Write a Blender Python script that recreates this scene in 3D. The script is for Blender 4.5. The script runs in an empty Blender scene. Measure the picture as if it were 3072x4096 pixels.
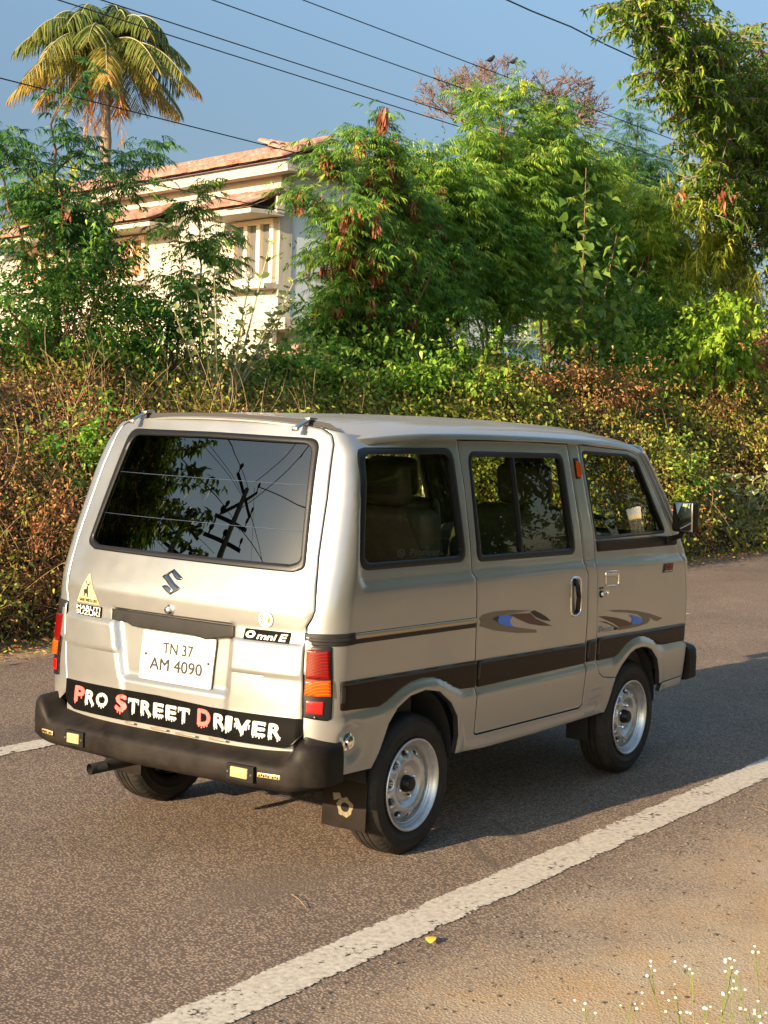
import bpy, bmesh, math, random
import numpy as np
from mathutils import Vector, Matrix
from mathutils.geometry import delaunay_2d_cdt
scene=bpy.context.scene
COL=bpy.data.collections.new("Scene objects"); scene.collection.children.link(COL)
rnd=random.Random(7)
def tag(o,label=None,cat=None,group=None,kind=None):
    if label:o['label']=label
    if cat:o['category']=cat
    if group:o['group']=group
    if kind:o['kind']=kind
    return o
def empty(name,loc=(0,0,0),rz=0.0):
    o=bpy.data.objects.new(name,None);o.location=loc;o.rotation_euler=(0,0,rz);COL.objects.link(o);o.empty_display_size=.2
    return o
def attach(o,parent):
    """parent o, whose mesh is in world coordinates, to parent"""
    o.parent=parent
    if parent.type=='EMPTY' and parent.parent is None and not parent.get('local'):
        o.matrix_parent_inverse=Matrix.Translation(-Vector(parent.location))
    return o
def obj(name,V,F,mat,parent=None,smooth=True,sharp=40,fmat=None,uvtone=None):
    me=bpy.data.meshes.new(name)
    me.from_pydata([tuple(v) for v in V],[],[tuple(f) for f in F])
    mats=mat if isinstance(mat,(list,tuple)) else [mat]
    for m in mats: me.materials.append(m)
    if fmat is not None: me.polygons.foreach_set('material_index',fmat)
    if smooth:
        me.polygons.foreach_set('use_smooth',[True]*len(me.polygons))
        try: me.set_sharp_from_angle(angle=math.radians(sharp))
        except Exception: pass
    me.update()
    o=bpy.data.objects.new(name,me);COL.objects.link(o)
    if parent: attach(o,parent)
    return o
class MB:
    """collects simple solids into one mesh"""
    def __init__(s): s.V=[];s.F=[];s.M=[]
    def add(s,V,F,m=0):
        n=len(s.V);s.V+=[tuple(v) for v in V];s.F+=[tuple(i+n for i in f) for f in F];s.M+=[m]*len(F);return s
    def box(s,c,d,bev=0,rot=None,m=0):
        bm=bmesh.new();bmesh.ops.create_cube(bm,size=1)
        for v in bm.verts: v.co=Vector((v.co.x*d[0],v.co.y*d[1],v.co.z*d[2]))
        if bev>0: bmesh.ops.bevel(bm,geom=bm.edges[:],offset=bev,segments=3,profile=.5,affect='EDGES')
        R=rot if rot is not None else Matrix.Identity(3)
        bm.verts.index_update()
        s.add([R@v.co+Vector(c) for v in bm.verts],[[v.index for v in f.verts] for f in bm.faces],m);bm.free();return s
    def tube(s,P,R,n=8,cap=True,m=0):
        P=[Vector(p) for p in P]
        if not hasattr(R,'__len__'): R=[R]*len(P)
        V=[];F=[];up=Vector((0,0,1))
        for i,p in enumerate(P):
            d=(P[min(i+1,len(P)-1)]-P[max(i-1,0)]).normalized()
            a=d.cross(up)
            if a.length<.05:a=d.cross(Vector((1,0,0)))
            a.normalize();b=d.cross(a)
            for k in range(n):
                t=2*math.pi*k/n;V.append(p+(a*math.cos(t)+b*math.sin(t))*R[i])
        for i in range(len(P)-1):
            for k in range(n): F.append((i*n+k,i*n+(k+1)%n,(i+1)*n+(k+1)%n,(i+1)*n+k))
        if cap: F.append(tuple(range(n))[::-1]);F.append(tuple((len(P)-1)*n+k for k in range(n)))
        return s.add(V,F,m)
    def lathe(s,prof,c=(0,0,0),axis='y',n=64,m=0,closed=False):
        V=[];F=[]
        for r,h in prof:
            for k in range(n):
                t=2*math.pi*k/n;a,b=r*math.cos(t),r*math.sin(t)
                V.append((c[0]+a,c[1]+h,c[2]+b) if axis=='y' else (c[0]+a,c[1]+b,c[2]+h) if axis=='z' else (c[0]+h,c[1]+a,c[2]+b))
        for i in range(len(prof)-1):
            for k in range(n): F.append((i*n+k,i*n+(k+1)%n,(i+1)*n+(k+1)%n,(i+1)*n+k))
        return s.add(V,F,m)
    def build(s,name,mat,parent=None,smooth=True,sharp=40): return obj(name,s.V,s.F,mat,parent,smooth,sharp,fmat=s.M)
# ---------------------------------------------------------------- materials
MATS={}
def nmat(name):
    m=bpy.data.materials.new(name);m.use_nodes=True;m.node_tree.nodes.clear();return m,m.node_tree.nodes,m.node_tree.links
def pbr(name,col,rough=.5,metal=0.0,coat=0.0,coatr=.05,spec=.5,bump=0,bscale=50,var=0.0,vscale=8,trans=0.0,emit=None,alpha=1,dirt=None):
    m,N,L=nmat(name)
    b=N.new('ShaderNodeBsdfPrincipled');o=N.new('ShaderNodeOutputMaterial');L.new(b.outputs[0],o.inputs[0])
    b.inputs['Base Color'].default_value=(*col,1);b.inputs['Roughness'].default_value=rough;b.inputs['Metallic'].default_value=metal
    b.inputs['Coat Weight'].default_value=coat;b.inputs['Coat Roughness'].default_value=coatr;b.inputs['Specular IOR Level'].default_value=spec
    b.inputs['Transmission Weight'].default_value=trans
    tc=N.new('ShaderNodeNewGeometry')
    if var>0 or dirt:
        n=N.new('ShaderNodeTexNoise');n.inputs['Scale'].default_value=vscale;n.inputs['Detail'].default_value=6;n.inputs['Roughness'].default_value=.65
        L.new(tc.outputs['Position'],n.inputs['Vector'])
        r=N.new('ShaderNodeMapRange');r.inputs[1].default_value=.3;r.inputs[2].default_value=.7;r.inputs[3].default_value=0;r.inputs[4].default_value=1
        L.new(n.outputs[0],r.inputs[0])
        mx=N.new('ShaderNodeMix');mx.data_type='RGBA'
        mx.inputs[6].default_value=(*[c*(1-var) for c in col],1)
        mx.inputs[7].default_value=(*(dirt if dirt else [min(1,c*(1+var)) for c in col]),1)
        L.new(r.outputs[0],mx.inputs[0]);L.new(mx.outputs[2],b.inputs['Base Color'])
        r2=N.new('ShaderNodeMapRange');r2.inputs[3].default_value=rough*.85;r2.inputs[4].default_value=min(1,rough*1.25+.03)
        L.new(n.outputs[0],r2.inputs[0]);L.new(r2.outputs[0],b.inputs['Roughness'])
    if bump>0:
        n2=N.new('ShaderNodeTexNoise');n2.inputs['Scale'].default_value=bscale;n2.inputs['Detail'].default_value=4
        L.new(tc.outputs['Position'],n2.inputs['Vector'])
        bp=N.new('ShaderNodeBump');bp.inputs['Strength'].default_value=bump;bp.inputs['Distance'].default_value=.01
        L.new(n2.outputs[0],bp.inputs['Height']);L.new(bp.outputs[0],b.inputs['Normal'])
    if emit: b.inputs['Emission Color'].default_value=(*emit[0],1);b.inputs['Emission Strength'].default_value=emit[1]
    return m
def glassmat(name,tint,refl=1.0,rough=0.0,ior=1.5,film=0.0):
    m,N,L=nmat(name)
    o=N.new('ShaderNodeOutputMaterial');mx=N.new('ShaderNodeMixShader');t=N.new('ShaderNodeBsdfTransparent');g=N.new('ShaderNodeBsdfGlossy')
    t.inputs[0].default_value=(*tint,1);g.inputs['Roughness'].default_value=rough;g.inputs[0].default_value=(*(refl if hasattr(refl,'__len__') else (refl,)*3),1)
    fr=N.new('ShaderNodeFresnel');gg=N.new('ShaderNodeNewGeometry');iv=N.new('ShaderNodeMapRange');iv.inputs[3].default_value=ior;iv.inputs[4].default_value=1/ior
    L.new(gg.outputs['Backfacing'],iv.inputs[0]);L.new(iv.outputs[0],fr.inputs[0])
    ad=N.new('ShaderNodeMath');ad.operation='ADD';ad.inputs[1].default_value=film;ad.use_clamp=True
    L.new(fr.outputs[0],ad.inputs[0]);L.new(ad.outputs[0],mx.inputs[0]);L.new(t.outputs[0],mx.inputs[1]);L.new(g.outputs[0],mx.inputs[2]);L.new(mx.outputs[0],o.inputs[0])
    return m
def lensmat(name,col,col2):
    m,N,L=nmat(name)
    o=N.new('ShaderNodeOutputMaterial');b=N.new('ShaderNodeBsdfPrincipled');L.new(b.outputs[0],o.inputs[0])
    g=N.new('ShaderNodeNewGeometry');w=N.new('ShaderNodeTexWave');w.inputs['Scale'].default_value=60;w.bands_direction='Z'
    w2=N.new('ShaderNodeTexWave');w2.inputs['Scale'].default_value=50;w2.bands_direction='DIAGONAL'
    L.new(g.outputs['Position'],w.inputs['Vector']);L.new(g.outputs['Position'],w2.inputs['Vector'])
    mu=N.new('ShaderNodeMath');mu.operation='MULTIPLY';L.new(w.outputs['Fac'],mu.inputs[0]);L.new(w2.outputs['Fac'],mu.inputs[1])
    mx=N.new('ShaderNodeMix');mx.data_type='RGBA';mx.inputs[6].default_value=(*col,1);mx.inputs[7].default_value=(*col2,1)
    L.new(mu.outputs[0],mx.inputs[0]);L.new(mx.outputs[2],b.inputs['Base Color'])
    b.inputs['Roughness'].default_value=.15;b.inputs['Specular IOR Level'].default_value=.35
    b.inputs['Subsurface Weight'].default_value=.08;b.inputs['Subsurface Radius'].default_value=(.02,.01,.005);b.inputs['Subsurface Scale'].default_value=.5
    return m
def leafmat(name,ramp,rough=.5,transl=.35,spec=.3,gain=2.25):
    ramp=[(a,tuple(min(.6,q*gain*h) for q,h in zip(c,(1.10,.99,.9)))) for a,c in ramp]
    m,N,L=nmat(name)
    o=N.new('ShaderNodeOutputMaterial');b=N.new('ShaderNodeBsdfPrincipled');t=N.new('ShaderNodeBsdfTranslucent');mx=N.new('ShaderNodeMixShader')
    a=N.new('ShaderNodeAttribute');a.attribute_name='tone'
    r=N.new('ShaderNodeValToRGB')
    cr=r.color_ramp
    while len(cr.elements)>1: cr.elements.remove(cr.elements[-1])
    cr.elements[0].position=ramp[0][0];cr.elements[0].color=(*ramp[0][1],1)
    for p,c in ramp[1:]:
        e=cr.elements.new(p);e.color=(*c,1)
    L.new(a.outputs['Fac'],r.inputs[0]);L.new(r.outputs[0],b.inputs['Base Color'])
    hs=N.new('ShaderNodeHueSaturation');hs.inputs['Saturation'].default_value=1.0;hs.inputs['Value'].default_value=1.5;L.new(r.outputs[0],hs.inputs['Color'])
    L.new(hs.outputs[0],t.inputs[0]);b.inputs['Roughness'].default_value=rough;b.inputs['Specular IOR Level'].default_value=spec
    mx.inputs[0].default_value=transl;L.new(b.outputs[0],mx.inputs[1]);L.new(t.outputs[0],mx.inputs[2]);L.new(mx.outputs[0],o.inputs[0])
    return m
import math
def pchip(P):
    xs=[p[0] for p in P];ys=[p[1] for p in P];n=len(xs)
    h=[xs[i+1]-xs[i] for i in range(n-1)];d=[(ys[i+1]-ys[i])/h[i] for i in range(n-1)]
    m=[d[0]]+[0.0 if d[i-1]*d[i]<=0 else 2*d[i-1]*d[i]/(d[i-1]+d[i]) for i in range(1,n-1)]+[d[-1]]
    def f(x):
        if x<=xs[0]: return ys[0]+m[0]*(x-xs[0])
        if x>=xs[-1]: return ys[-1]+m[-1]*(x-xs[-1])
        i=0
        while x>xs[i+1]: i+=1
        t=(x-xs[i])/h[i];t2=t*t;t3=t2*t
        return (2*t3-3*t2+1)*ys[i]+(t3-2*t2+t)*h[i]*m[i]+(-2*t3+3*t2)*ys[i+1]+(t3-t2)*h[i]*m[i+1]
    return f
def sstep(a,b,x):
    t=(x-a)/(b-a);t=0.0 if t<0 else 1.0 if t>1 else t
    return t*t*(3-2*t)
HW=pchip([(.28,.668),(.40,.686),(.58,.697),(.75,.700),(.98,.698),(1.10,.691),(1.30,.665),(1.57,.623),(1.70,.600)])
XR=pchip([(a_,b_+.047) for a_,b_ in [(.28,.080),(.45,.070),(.64,.074),(.82,.090),(.97,.104),(1.04,.122),(1.10,.142),(1.30,.205),(1.50,.274),(1.60,.318),(1.68,.36)]])
XF=pchip([(.28,3.09),(.6,3.115),(.85,3.115),(1.0,3.09),(1.09,3.03),(1.20,2.96),(1.515,2.69),(1.57,2.62),(1.70,2.45)])
RCZ=pchip([(.28,.075),(.90,.075),(1.10,.062),(1.30,.05),(1.57,.04),(1.7,.04)])   # plan radius of the body corners
def SHR(z): return .012*sstep(1.40,1.52,z)+.045*sstep(1.50,1.61,z)   # the shoulder rounds in at the rear
def crown(y,hw):
    q=(y/hw)**2
    return .026*(1-q)+.062*(1-q*q)
LIP=pchip([(-.2,.590),(.183,.594),(.40,.600),(.443,.612),(.537,.652),(.60,.668),(.68,.674),(.76,.667),(.853,.637),(.93,.603),(.96,.593),(1.07,.583),(1.6,.577),(2.26,.575),(2.30,.583),(2.39,.625),(2.45,.641),(2.515,.647),(2.58,.641),(2.685,.612),(2.75,.584),(2.80,.578),(3.3,.575)])
def recess(t,z):
    # pressed-in window band above the waist crease: signed distance to a rounded region
    xl=.262+max(0,z-1.10)*.13
    cz=1.036-.018*max(0,min(1,(t-.3)/1.8))-.03*max(0,t-2.1)
    r=.06;dx=(xl+r)-t;dz=(cz+r)-z
    if dx>0 and dz>0: d=r-math.hypot(dx,dz)
    else: d=min(t-xl,z-cz)
    return sstep(-.002,.020,d)
def sideoff(t,z):
    o=-.009*recess(t,z)
    o+=.012*sstep(-.003,.018,LIP(t)-z)*sstep(.10,.2,t)
    # wheel arch flare
    for cx,r0 in ((.680,.27),(2.515,.265)):
        d=math.hypot(t-cx,(z-.36)*1.0)
        o+=.006*sstep(.33,.285,d)*(1 if z<.66 else 0)
    # fuel cap dish
    d=math.hypot(t-.235,z-.50); o-=.016*sstep(.085,.045,d)
    return o
def tail(y,z):
    # pressings of the tailgate (outward positive)
    o=0.0
    a=abs(y)
    rec=sstep(.305,.285,a+ (z-.6)*.06)*sstep(.535,.56,z)*sstep(.925,.90,z)
    side=sstep(.265,.30,a)
    o+=.010*sstep(.885,.870,z)*sstep(.52,.56,z)*side          # lower field stands proud
    o-=.008*sstep(.752,.744,z)*side*sstep(.50,.58,z)           # line half way down
    pr=sstep(.275,.250,a)*sstep(.555,.575,z)*sstep(.93,.915,z)
    o-=.022*pr                                                # plate recess
    return o*sstep(.622,.606,a)
def S(t,z,off=0.0,feat=True):
    """right-hand body skin: t runs along the side (x), round the rear corner and over the tail"""
    hw=HW(z)-SHR(z)*sstep(.80,.36,t);xr=XR(z);xf=XF(z);r=RCZ(z)
    o=sideoff(t,z) if feat else 0.0
    d=(xr+r)-t; e=t-(xf-r)
    if e>0:
        q=r*math.pi/2
        if e<q:
            th=e/r;x=xf-r+(r+off)*math.sin(th);y=hw-r+(r+off+o)*math.cos(th)
        else: x=xf+off;y=hw-r-(e-q)
        return (x,-y,z)
    if d<=0: return (t,-(hw+o+off),z)
    q=r*math.pi/2
    if d<q:
        th=d/r;x=xr+r-(r+off)*math.sin(th);y=hw-r+(r+off+o*math.cos(th))*math.cos(th)
    else:
        y=hw-r-(d-q);x=xr-off-(tail(y,z) if feat else 0)
    x-=crown(y,HW(z))
    return (x,-y,z)
def t_of_y(y,z):
    """chart t for a point at distance |y| from the centre line on the tail"""
    hw=HW(z)-SHR(z);r=RCZ(z)
    return XR(z)+r-r*math.pi/2-(hw-r-abs(y))
M={}
def plastermat(name,a,b_):
    m,N,L=nmat(name)
    o=N.new('ShaderNodeOutputMaterial');b=N.new('ShaderNodeBsdfPrincipled');L.new(b.outputs[0],o.inputs[0]);b.inputs['Roughness'].default_value=.9
    g=N.new('ShaderNodeNewGeometry');mp=N.new('ShaderNodeMapping');mp.inputs['Scale'].default_value=(3.5,3.5,.35);L.new(g.outputs['Position'],mp.inputs['Vector'])
    n=N.new('ShaderNodeTexNoise');n.inputs['Scale'].default_value=1.6;n.inputs['Detail'].default_value=8;n.inputs['Roughness'].default_value=.7;L.new(mp.outputs[0],n.inputs['Vector'])
    r=N.new('ShaderNodeMapRange');r.inputs[1].default_value=.50;r.inputs[2].default_value=.70;r.inputs[4].default_value=.75;L.new(n.outputs[0],r.inputs[0])
    mx=N.new('ShaderNodeMix');mx.data_type='RGBA';mx.inputs[6].default_value=(*a,1);mx.inputs[7].default_value=(*b_,1);L.new(r.outputs[0],mx.inputs[0]);L.new(mx.outputs[2],b.inputs['Base Color'])
    return m
# silver metallic paint with a clear coat, thin road dust
def paintmat(name,base):
    m,N,L=nmat(name)
    o=N.new('ShaderNodeOutputMaterial');b=N.new('ShaderNodeBsdfPrincipled');L.new(b.outputs[0],o.inputs[0])
    g=N.new('ShaderNodeNewGeometry')
    n=N.new('ShaderNodeTexNoise');n.inputs['Scale'].default_value=2.2;n.inputs['Detail'].default_value=7;n.inputs['Roughness'].default_value=.7;L.new(g.outputs['Position'],n.inputs['Vector'])
    r=N.new('ShaderNodeMapRange');r.inputs[1].default_value=.42;r.inputs[2].default_value=.75;r.inputs[3].default_value=0.02;r.inputs[4].default_value=.22;L.new(n.outputs[0],r.inputs[0])
    # dust lies on upward faces and low on the body
    sx=N.new('ShaderNodeSeparateXYZ');L.new(g.outputs['Normal'],sx.inputs[0])
    up=N.new('ShaderNodeMapRange');up.inputs[1].default_value=.75;up.inputs[2].default_value=1.0;up.inputs[3].default_value=0;up.inputs[4].default_value=.55;L.new(sx.outputs[2],up.inputs[0])
    sp=N.new('ShaderNodeSeparateXYZ');L.new(g.outputs['Position'],sp.inputs[0])
    lo=N.new('ShaderNodeMapRange');lo.inputs[1].default_value=.62;lo.inputs[2].default_value=.33;lo.inputs[3].default_value=0;lo.inputs[4].default_value=.35;L.new(sp.outputs[2],lo.inputs[0])
    a1=N.new('ShaderNodeMath');a1.operation='ADD';L.new(r.outputs[0],a1.inputs[0]);L.new(up.outputs[0],a1.inputs[1])
    a2=N.new('ShaderNodeMath');a2.operation='ADD';a2.use_clamp=True;L.new(a1.outputs[0],a2.inputs[0]);L.new(lo.outputs[0],a2.inputs[1])
    mx=N.new('ShaderNodeMix');mx.data_type='RGBA';mx.inputs[6].default_value=(*base,1);mx.inputs[7].default_value=(.30,.255,.20,1)
    L.new(a2.outputs[0],mx.inputs[0]);L.new(mx.outputs[2],b.inputs['Base Color'])
    mt=N.new('ShaderNodeMapRange');mt.inputs[3].default_value=.72;mt.inputs[4].default_value=.1;L.new(a2.outputs[0],mt.inputs[0]);L.new(mt.outputs[0],b.inputs['Metallic'])
    ro=N.new('ShaderNodeMapRange');ro.inputs[3].default_value=.31;ro.inputs[4].default_value=.7;L.new(a2.outputs[0],ro.inputs[0]);L.new(ro.outputs[0],b.inputs['Roughness'])
    co=N.new('ShaderNodeMapRange');co.inputs[3].default_value=1.0;co.inputs[4].default_value=.15;L.new(a2.outputs[0],co.inputs[0]);L.new(co.outputs[0],b.inputs['Coat Weight'])
    b.inputs['Coat Roughness'].default_value=.06
    n2=N.new('ShaderNodeTexNoise');n2.inputs['Scale'].default_value=3.0;n2.inputs['Detail'].default_value=1;L.new(g.outputs['Position'],n2.inputs['Vector'])
    bp=N.new('ShaderNodeBump');bp.inputs['Strength'].default_value=.12;bp.inputs['Distance'].default_value=.02;L.new(n2.outputs[0],bp.inputs['Height'])
    L.new(bp.outputs[0],b.inputs['Normal']);L.new(bp.outputs[0],b.inputs['Coat Normal'])
    return m
M['paint']=paintmat('silver_paint',(.335,.338,.33))
M['rubber']=pbr('black_rubber',(.007,.007,.0075),.42,spec=.3,bump=.05,bscale=200)
M['trim']=pbr('dark_brown_moulding',(.011,.0055,.0035),.36,coat=.06,coatr=.2,spec=.14,var=.35,vscale=20)
M['trimedge']=pbr('black_moulding_edge',(.012,.012,.012),.35)
M['bumper']=pbr('black_bumper_plastic',(.007,.006,.0055),.5,spec=.15,bump=.05,bscale=400,var=.3,vscale=9,dirt=(.020,.016,.013))
M['plastic']=pbr('grey_black_plastic',(.014,.013,.012),.5,spec=.25,bump=.04,bscale=300,var=.2,vscale=20)
M['dark']=pbr('dark_underbody',(.012,.011,.010),.85,var=.4,vscale=15)
M['lining']=pbr('dark_cabin_lining',(.03,.028,.026),.8)
M['seat']=pbr('brown_grey_seat_leatherette',(.055,.042,.034),.55,bump=.1,bscale=120,var=.2,vscale=10)
M['tyre']=pbr('tyre_rubber',(.012,.0115,.011),.62,spec=.35,bump=.15,bscale=300,var=.4,vscale=14,dirt=(.028,.023,.018))
M['steel']=pbr('silver_steel_wheel',(.52,.53,.54),.34,metal=.75,var=.12,vscale=30)
M['chrome']=pbr('chrome',(.82,.82,.80),.07,metal=1)
M['dullchrome']=pbr('dull_chrome',(.62,.60,.56),.22,metal=1)
M['brass']=pbr('brown_chrome_rail',(.42,.34,.24),.3,metal=.7)
M['mirror']=pbr('mirror_silver',(.9,.9,.9),.01,metal=1)
M['white']=pbr('white_plate',(.62,.59,.54),.45,coat=.3,var=.04,vscale=12)
M['ink']=pbr('black_ink',(.015,.014,.013),.5)
M['vinyl']=pbr('black_vinyl_banner',(.003,.003,.003),.5,spec=.05,var=.3,vscale=14)
M['lettergrey']=pbr('silver_grey_vinyl_lettering',(.36,.355,.33),.5,var=.12,vscale=40)
M['letterred']=pbr('red_pink_vinyl_lettering',(.80,.10,.09),.5,var=.15,vscale=60)
M['letterwhite']=pbr('white_vinyl_lettering',(.80,.76,.68),.5)
M['cream']=pbr('cream_sticker',(.50,.38,.19),.5,var=.05)
M['yellow']=pbr('yellow_sticker',(.75,.52,.05),.5)
M['olive']=pbr('olive_brown_vinyl',(.155,.12,.075),.45)
M['blue']=pbr('blue_vinyl',(.045,.17,.66),.4)
M['maroon']=pbr('dark_red_vinyl',(.075,.025,.018),.4)
M['redsign']=pbr('red_badge_ink',(.5,.03,.03),.5)
M['red']=lensmat('red_lens',(.085,.001,.001),(.24,.004,.003))
M['redref']=pbr('red_reflector',(.34,.004,.004),.2,coat=.6,var=.2,vscale=150)
M['amber']=lensmat('amber_lens',(.34,.04,.002),(.66,.14,.006))
M['yellowlens']=lensmat('yellow_lamp_lens',(.27,.23,.10),(.50,.45,.27))
M['gold']=pbr('gold_emblem',(.72,.50,.22),.3,metal=.6)
M['glass']=glassmat('side_window_glass',(.74,.80,.62),film=.0,ior=1.33)
M['emblem']=pbr('dark_chrome_emblem',(.17,.17,.17),.14,metal=1)
M['tint']=glassmat('dark_tinted_rear_glass',(.035,.03,.03),refl=(.95,.90,.80),film=.065)
M['flap']=pbr('dark_mudflap_rubber',(.010,.007,.005),.6,spec=.15,var=.3,vscale=20)
M['tape']=pbr('pale_worn_flap_decal',(.14,.115,.065),.6,var=.35,vscale=60)
M['plaster']=plastermat('cream_plaster',(.42,.38,.31),(.24,.22,.19))
M['plasterw']=plastermat('pale_blue_white_plaster',(.50,.56,.58),(.30,.33,.33))
M['bluewall']=pbr('light_blue_wall',(.30,.46,.60),.9,var=.08,vscale=2)
M['concrete']=pbr('weathered_concrete',(.36,.33,.28),.9,var=.3,vscale=3)
M['tile']=pbr('terracotta_tile',(.40,.12,.06),.85,var=.35,vscale=4,dirt=(.36,.27,.22))
M['woodwin']=pbr('brown_shutter_wood',(.34,.17,.07),.7,var=.2,vscale=6)
M['winglass']=pbr('dull_window_glass',(.10,.10,.09),.25)
M['winframe']=pbr('cream_window_frame',(.62,.50,.36),.7)
M['bark']=pbr('reddish_brown_bark',(.17,.085,.05),.9,bump=.4,bscale=40,var=.3,vscale=9)
M['barkgrey']=pbr('grey_brown_bark',(.22,.16,.12),.9,bump=.4,bscale=30,var=.3,vscale=9)
M['baretwig']=pbr('grey_brown_bare_twigs',(.15,.105,.085),.9,var=.2,vscale=5)
M['palebark']=pbr('pale_green_stem',(.30,.28,.14),.8,var=.2,vscale=12)
M['drystem']=pbr('dry_brown_stem',(.24,.14,.07),.9,var=.4,vscale=4,dirt=(.36,.25,.12))
M['wire']=pbr('black_cable',(.012,.012,.014),.6)
M['pole']=pbr('grey_concrete_pole',(.20,.19,.17),.9,var=.2)
M['petal']=pbr('white_petals',(.72,.70,.60),.7)
M['bird']=pbr('dark_feathers',(.02,.018,.016),.8)
M['dryleaf']=pbr('yellow_fallen_leaf',(.60,.38,.05),.6)
G=lambda *a:[(a[i],a[i+1]) for i in range(0,len(a),2)]
M['leuc']=leafmat('leucaena_leaf',G(0,(.018,.05,.012),.4,(.045,.105,.018),.75,(.10,.18,.025),1,(.20,.25,.04)))
M['leucdark']=leafmat('blue_green_leucaena_leaf',G(0,(.012,.04,.014),.5,(.03,.085,.022),1,(.085,.15,.03)))
M['pod']=leafmat('red_brown_seed_pods',G(0,(.06,.02,.012),.6,(.13,.040,.020),1,(.20,.08,.035)),transl=.05,gain=1.9)
M['podgreen']=leafmat('yellow_green_pods',G(0,(.25,.28,.04),1,(.5,.48,.08)),transl=.3)
M['neem']=leafmat('neem_leaf',G(0,(.02,.055,.006),.4,(.055,.12,.01),.8,(.14,.2,.02),1,(.30,.30,.04)),gain=1.6)
M['yelleaf']=leafmat('yellow_green_leaf',G(0,(.05,.085,.01),.4,(.12,.16,.018),.8,(.24,.24,.03),1,(.36,.28,.04)))
M['heart']=leafmat('heart_shaped_leaf',G(0,(.022,.055,.010),.5,(.050,.105,.018),1,(.13,.19,.03)),rough=.4,gain=1.8)
M['vine']=leafmat('bright_vine_leaf',G(0,(.06,.15,.012),.5,(.13,.26,.02),1,(.28,.38,.04)),gain=1.35)
M['calo']=leafmat('grey_green_milkweed_leaf',G(0,(.07,.11,.06),.5,(.10,.14,.06),1,(.19,.22,.09)),rough=.6,transl=.2,gain=1.5)
M['bush']=leafmat('green_shrub_leaf',G(0,(.018,.055,.01),.45,(.04,.105,.014),.8,(.10,.18,.02),1,(.22,.24,.05)))
M['thick']=leafmat('creeper_leaf',G(0,(.11,.050,.024),.22,(.17,.085,.036),.34,(.15,.11,.040),.45,(.055,.070,.012),.65,(.085,.11,.016),.85,(.16,.17,.03),1,(.20,.19,.05)),transl=.25,gain=2.25)
M['palm']=leafmat('palm_frond',G(0,(.03,.055,.015),.45,(.075,.105,.022),.7,(.17,.15,.035),.88,(.27,.15,.04),1,(.22,.085,.035)),transl=.2,gain=1.55)
M['litter']=leafmat('dry_litter',G(0,(.05,.028,.016),.5,(.13,.08,.04),1,(.30,.21,.11)),transl=0,gain=1.0)
# ---- camera ---------------------------------------------------------------------------------
CX=[-4.25846552,-3.92599274,1.67572441,0.60665573,-0.06464515,0.03540902,3430.71014]
def cambasis():
    yaw,pit,rol=CX[3:6]
    fw=Vector((math.cos(yaw)*math.cos(pit),math.sin(yaw)*math.cos(pit),math.sin(pit)));r=fw.cross(Vector((0,0,1))).normalized();u=r.cross(fw)
    return Vector(CX[:3]),fw,r*math.cos(rol)+u*math.sin(rol),-r*math.sin(rol)+u*math.cos(rol)
cd=bpy.data.cameras.new('camera');cam=bpy.data.objects.new('camera',cd);scene.collection.objects.link(cam)
C0,FW_,RT_,UP_=cambasis()
cam.matrix_world=Matrix(((RT_.x,UP_.x,-FW_.x,C0.x),(RT_.y,UP_.y,-FW_.y,C0.y),(RT_.z,UP_.z,-FW_.z,C0.z),(0,0,0,1)))
cd.sensor_fit='VERTICAL';cd.sensor_height=36;cd.lens=CX[6]/2212*36;cd.clip_end=2000;cd.clip_start=.05
scene.camera=cam
def resample(P,L):
    out=[]
    n=len(P)
    for i in range(n):
        a=P[i];b=P[(i+1)%n];d=math.hypot(b[0]-a[0],b[1]-a[1]);k=max(1,int(math.ceil(d/L)))
        for j in range(k): out.append((a[0]+(b[0]-a[0])*j/k,a[1]+(b[1]-a[1])*j/k))
    return out
def rounded(P,r,n=5):
    """round the corners of polygon P (r number or list)"""
    out=[];N=len(P)
    for i in range(N):
        p=Vector(P[i]);a=Vector(P[i-1]);b=Vector(P[(i+1)%N]);rr=r[i] if hasattr(r,'__len__') else r
        u=(a-p);v=(b-p);lu,lv=u.length,v.length
        if rr<=0 or lu<1e-6 or lv<1e-6: out.append(tuple(p));continue
        u/=lu;v/=lv;ang=math.acos(max(-1,min(1,u.dot(v))))
        if ang>2.9: out.append(tuple(p));continue
        t=min(rr/math.tan(ang/2),lu*.48,lv*.48)
        A=p+u*t;B=p+v*t
        for k in range(n+1):
            s=k/n;q=A*(1-s)**2+p*2*s*(1-s)+B*s*s;out.append((q.x,q.y))
    return out
def area(P): return .5*sum(P[i][0]*P[(i+1)%len(P)][1]-P[(i+1)%len(P)][0]*P[i][1] for i in range(len(P)))
def inset(P,d):
    """move polygon inwards by d (outwards when negative)"""
    s=1 if area(P)>0 else -1;out=[];n=len(P)
    for i in range(n):
        a=P[i-1];p=P[i];b=P[(i+1)%n]
        e1=(p[0]-a[0],p[1]-a[1]);e2=(b[0]-p[0],b[1]-p[1]);l1=math.hypot(*e1) or 1;l2=math.hypot(*e2) or 1
        n1=(-e1[1]/l1*s,e1[0]/l1*s);n2=(-e2[1]/l2*s,e2[0]/l2*s);m=(n1[0]+n2[0],n1[1]+n2[1]);k=max(.35,(m[0]**2+m[1]**2)/2)
        out.append((p[0]+m[0]*d/k,p[1]+m[1]*d/k))
    return out
def inpoly(X,Y,P):
    P=np.array(P);r=np.zeros(len(X),bool);n=len(P);j=n-1
    for i in range(n):
        xi,yi=P[i];xj,yj=P[j]
        if yi!=yj:
            c=((yi>Y)!=(yj>Y))&(X<(xj-xi)*(Y-yi)/(yj-yi)+xi);r^=c
        j=i
    return r
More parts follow.
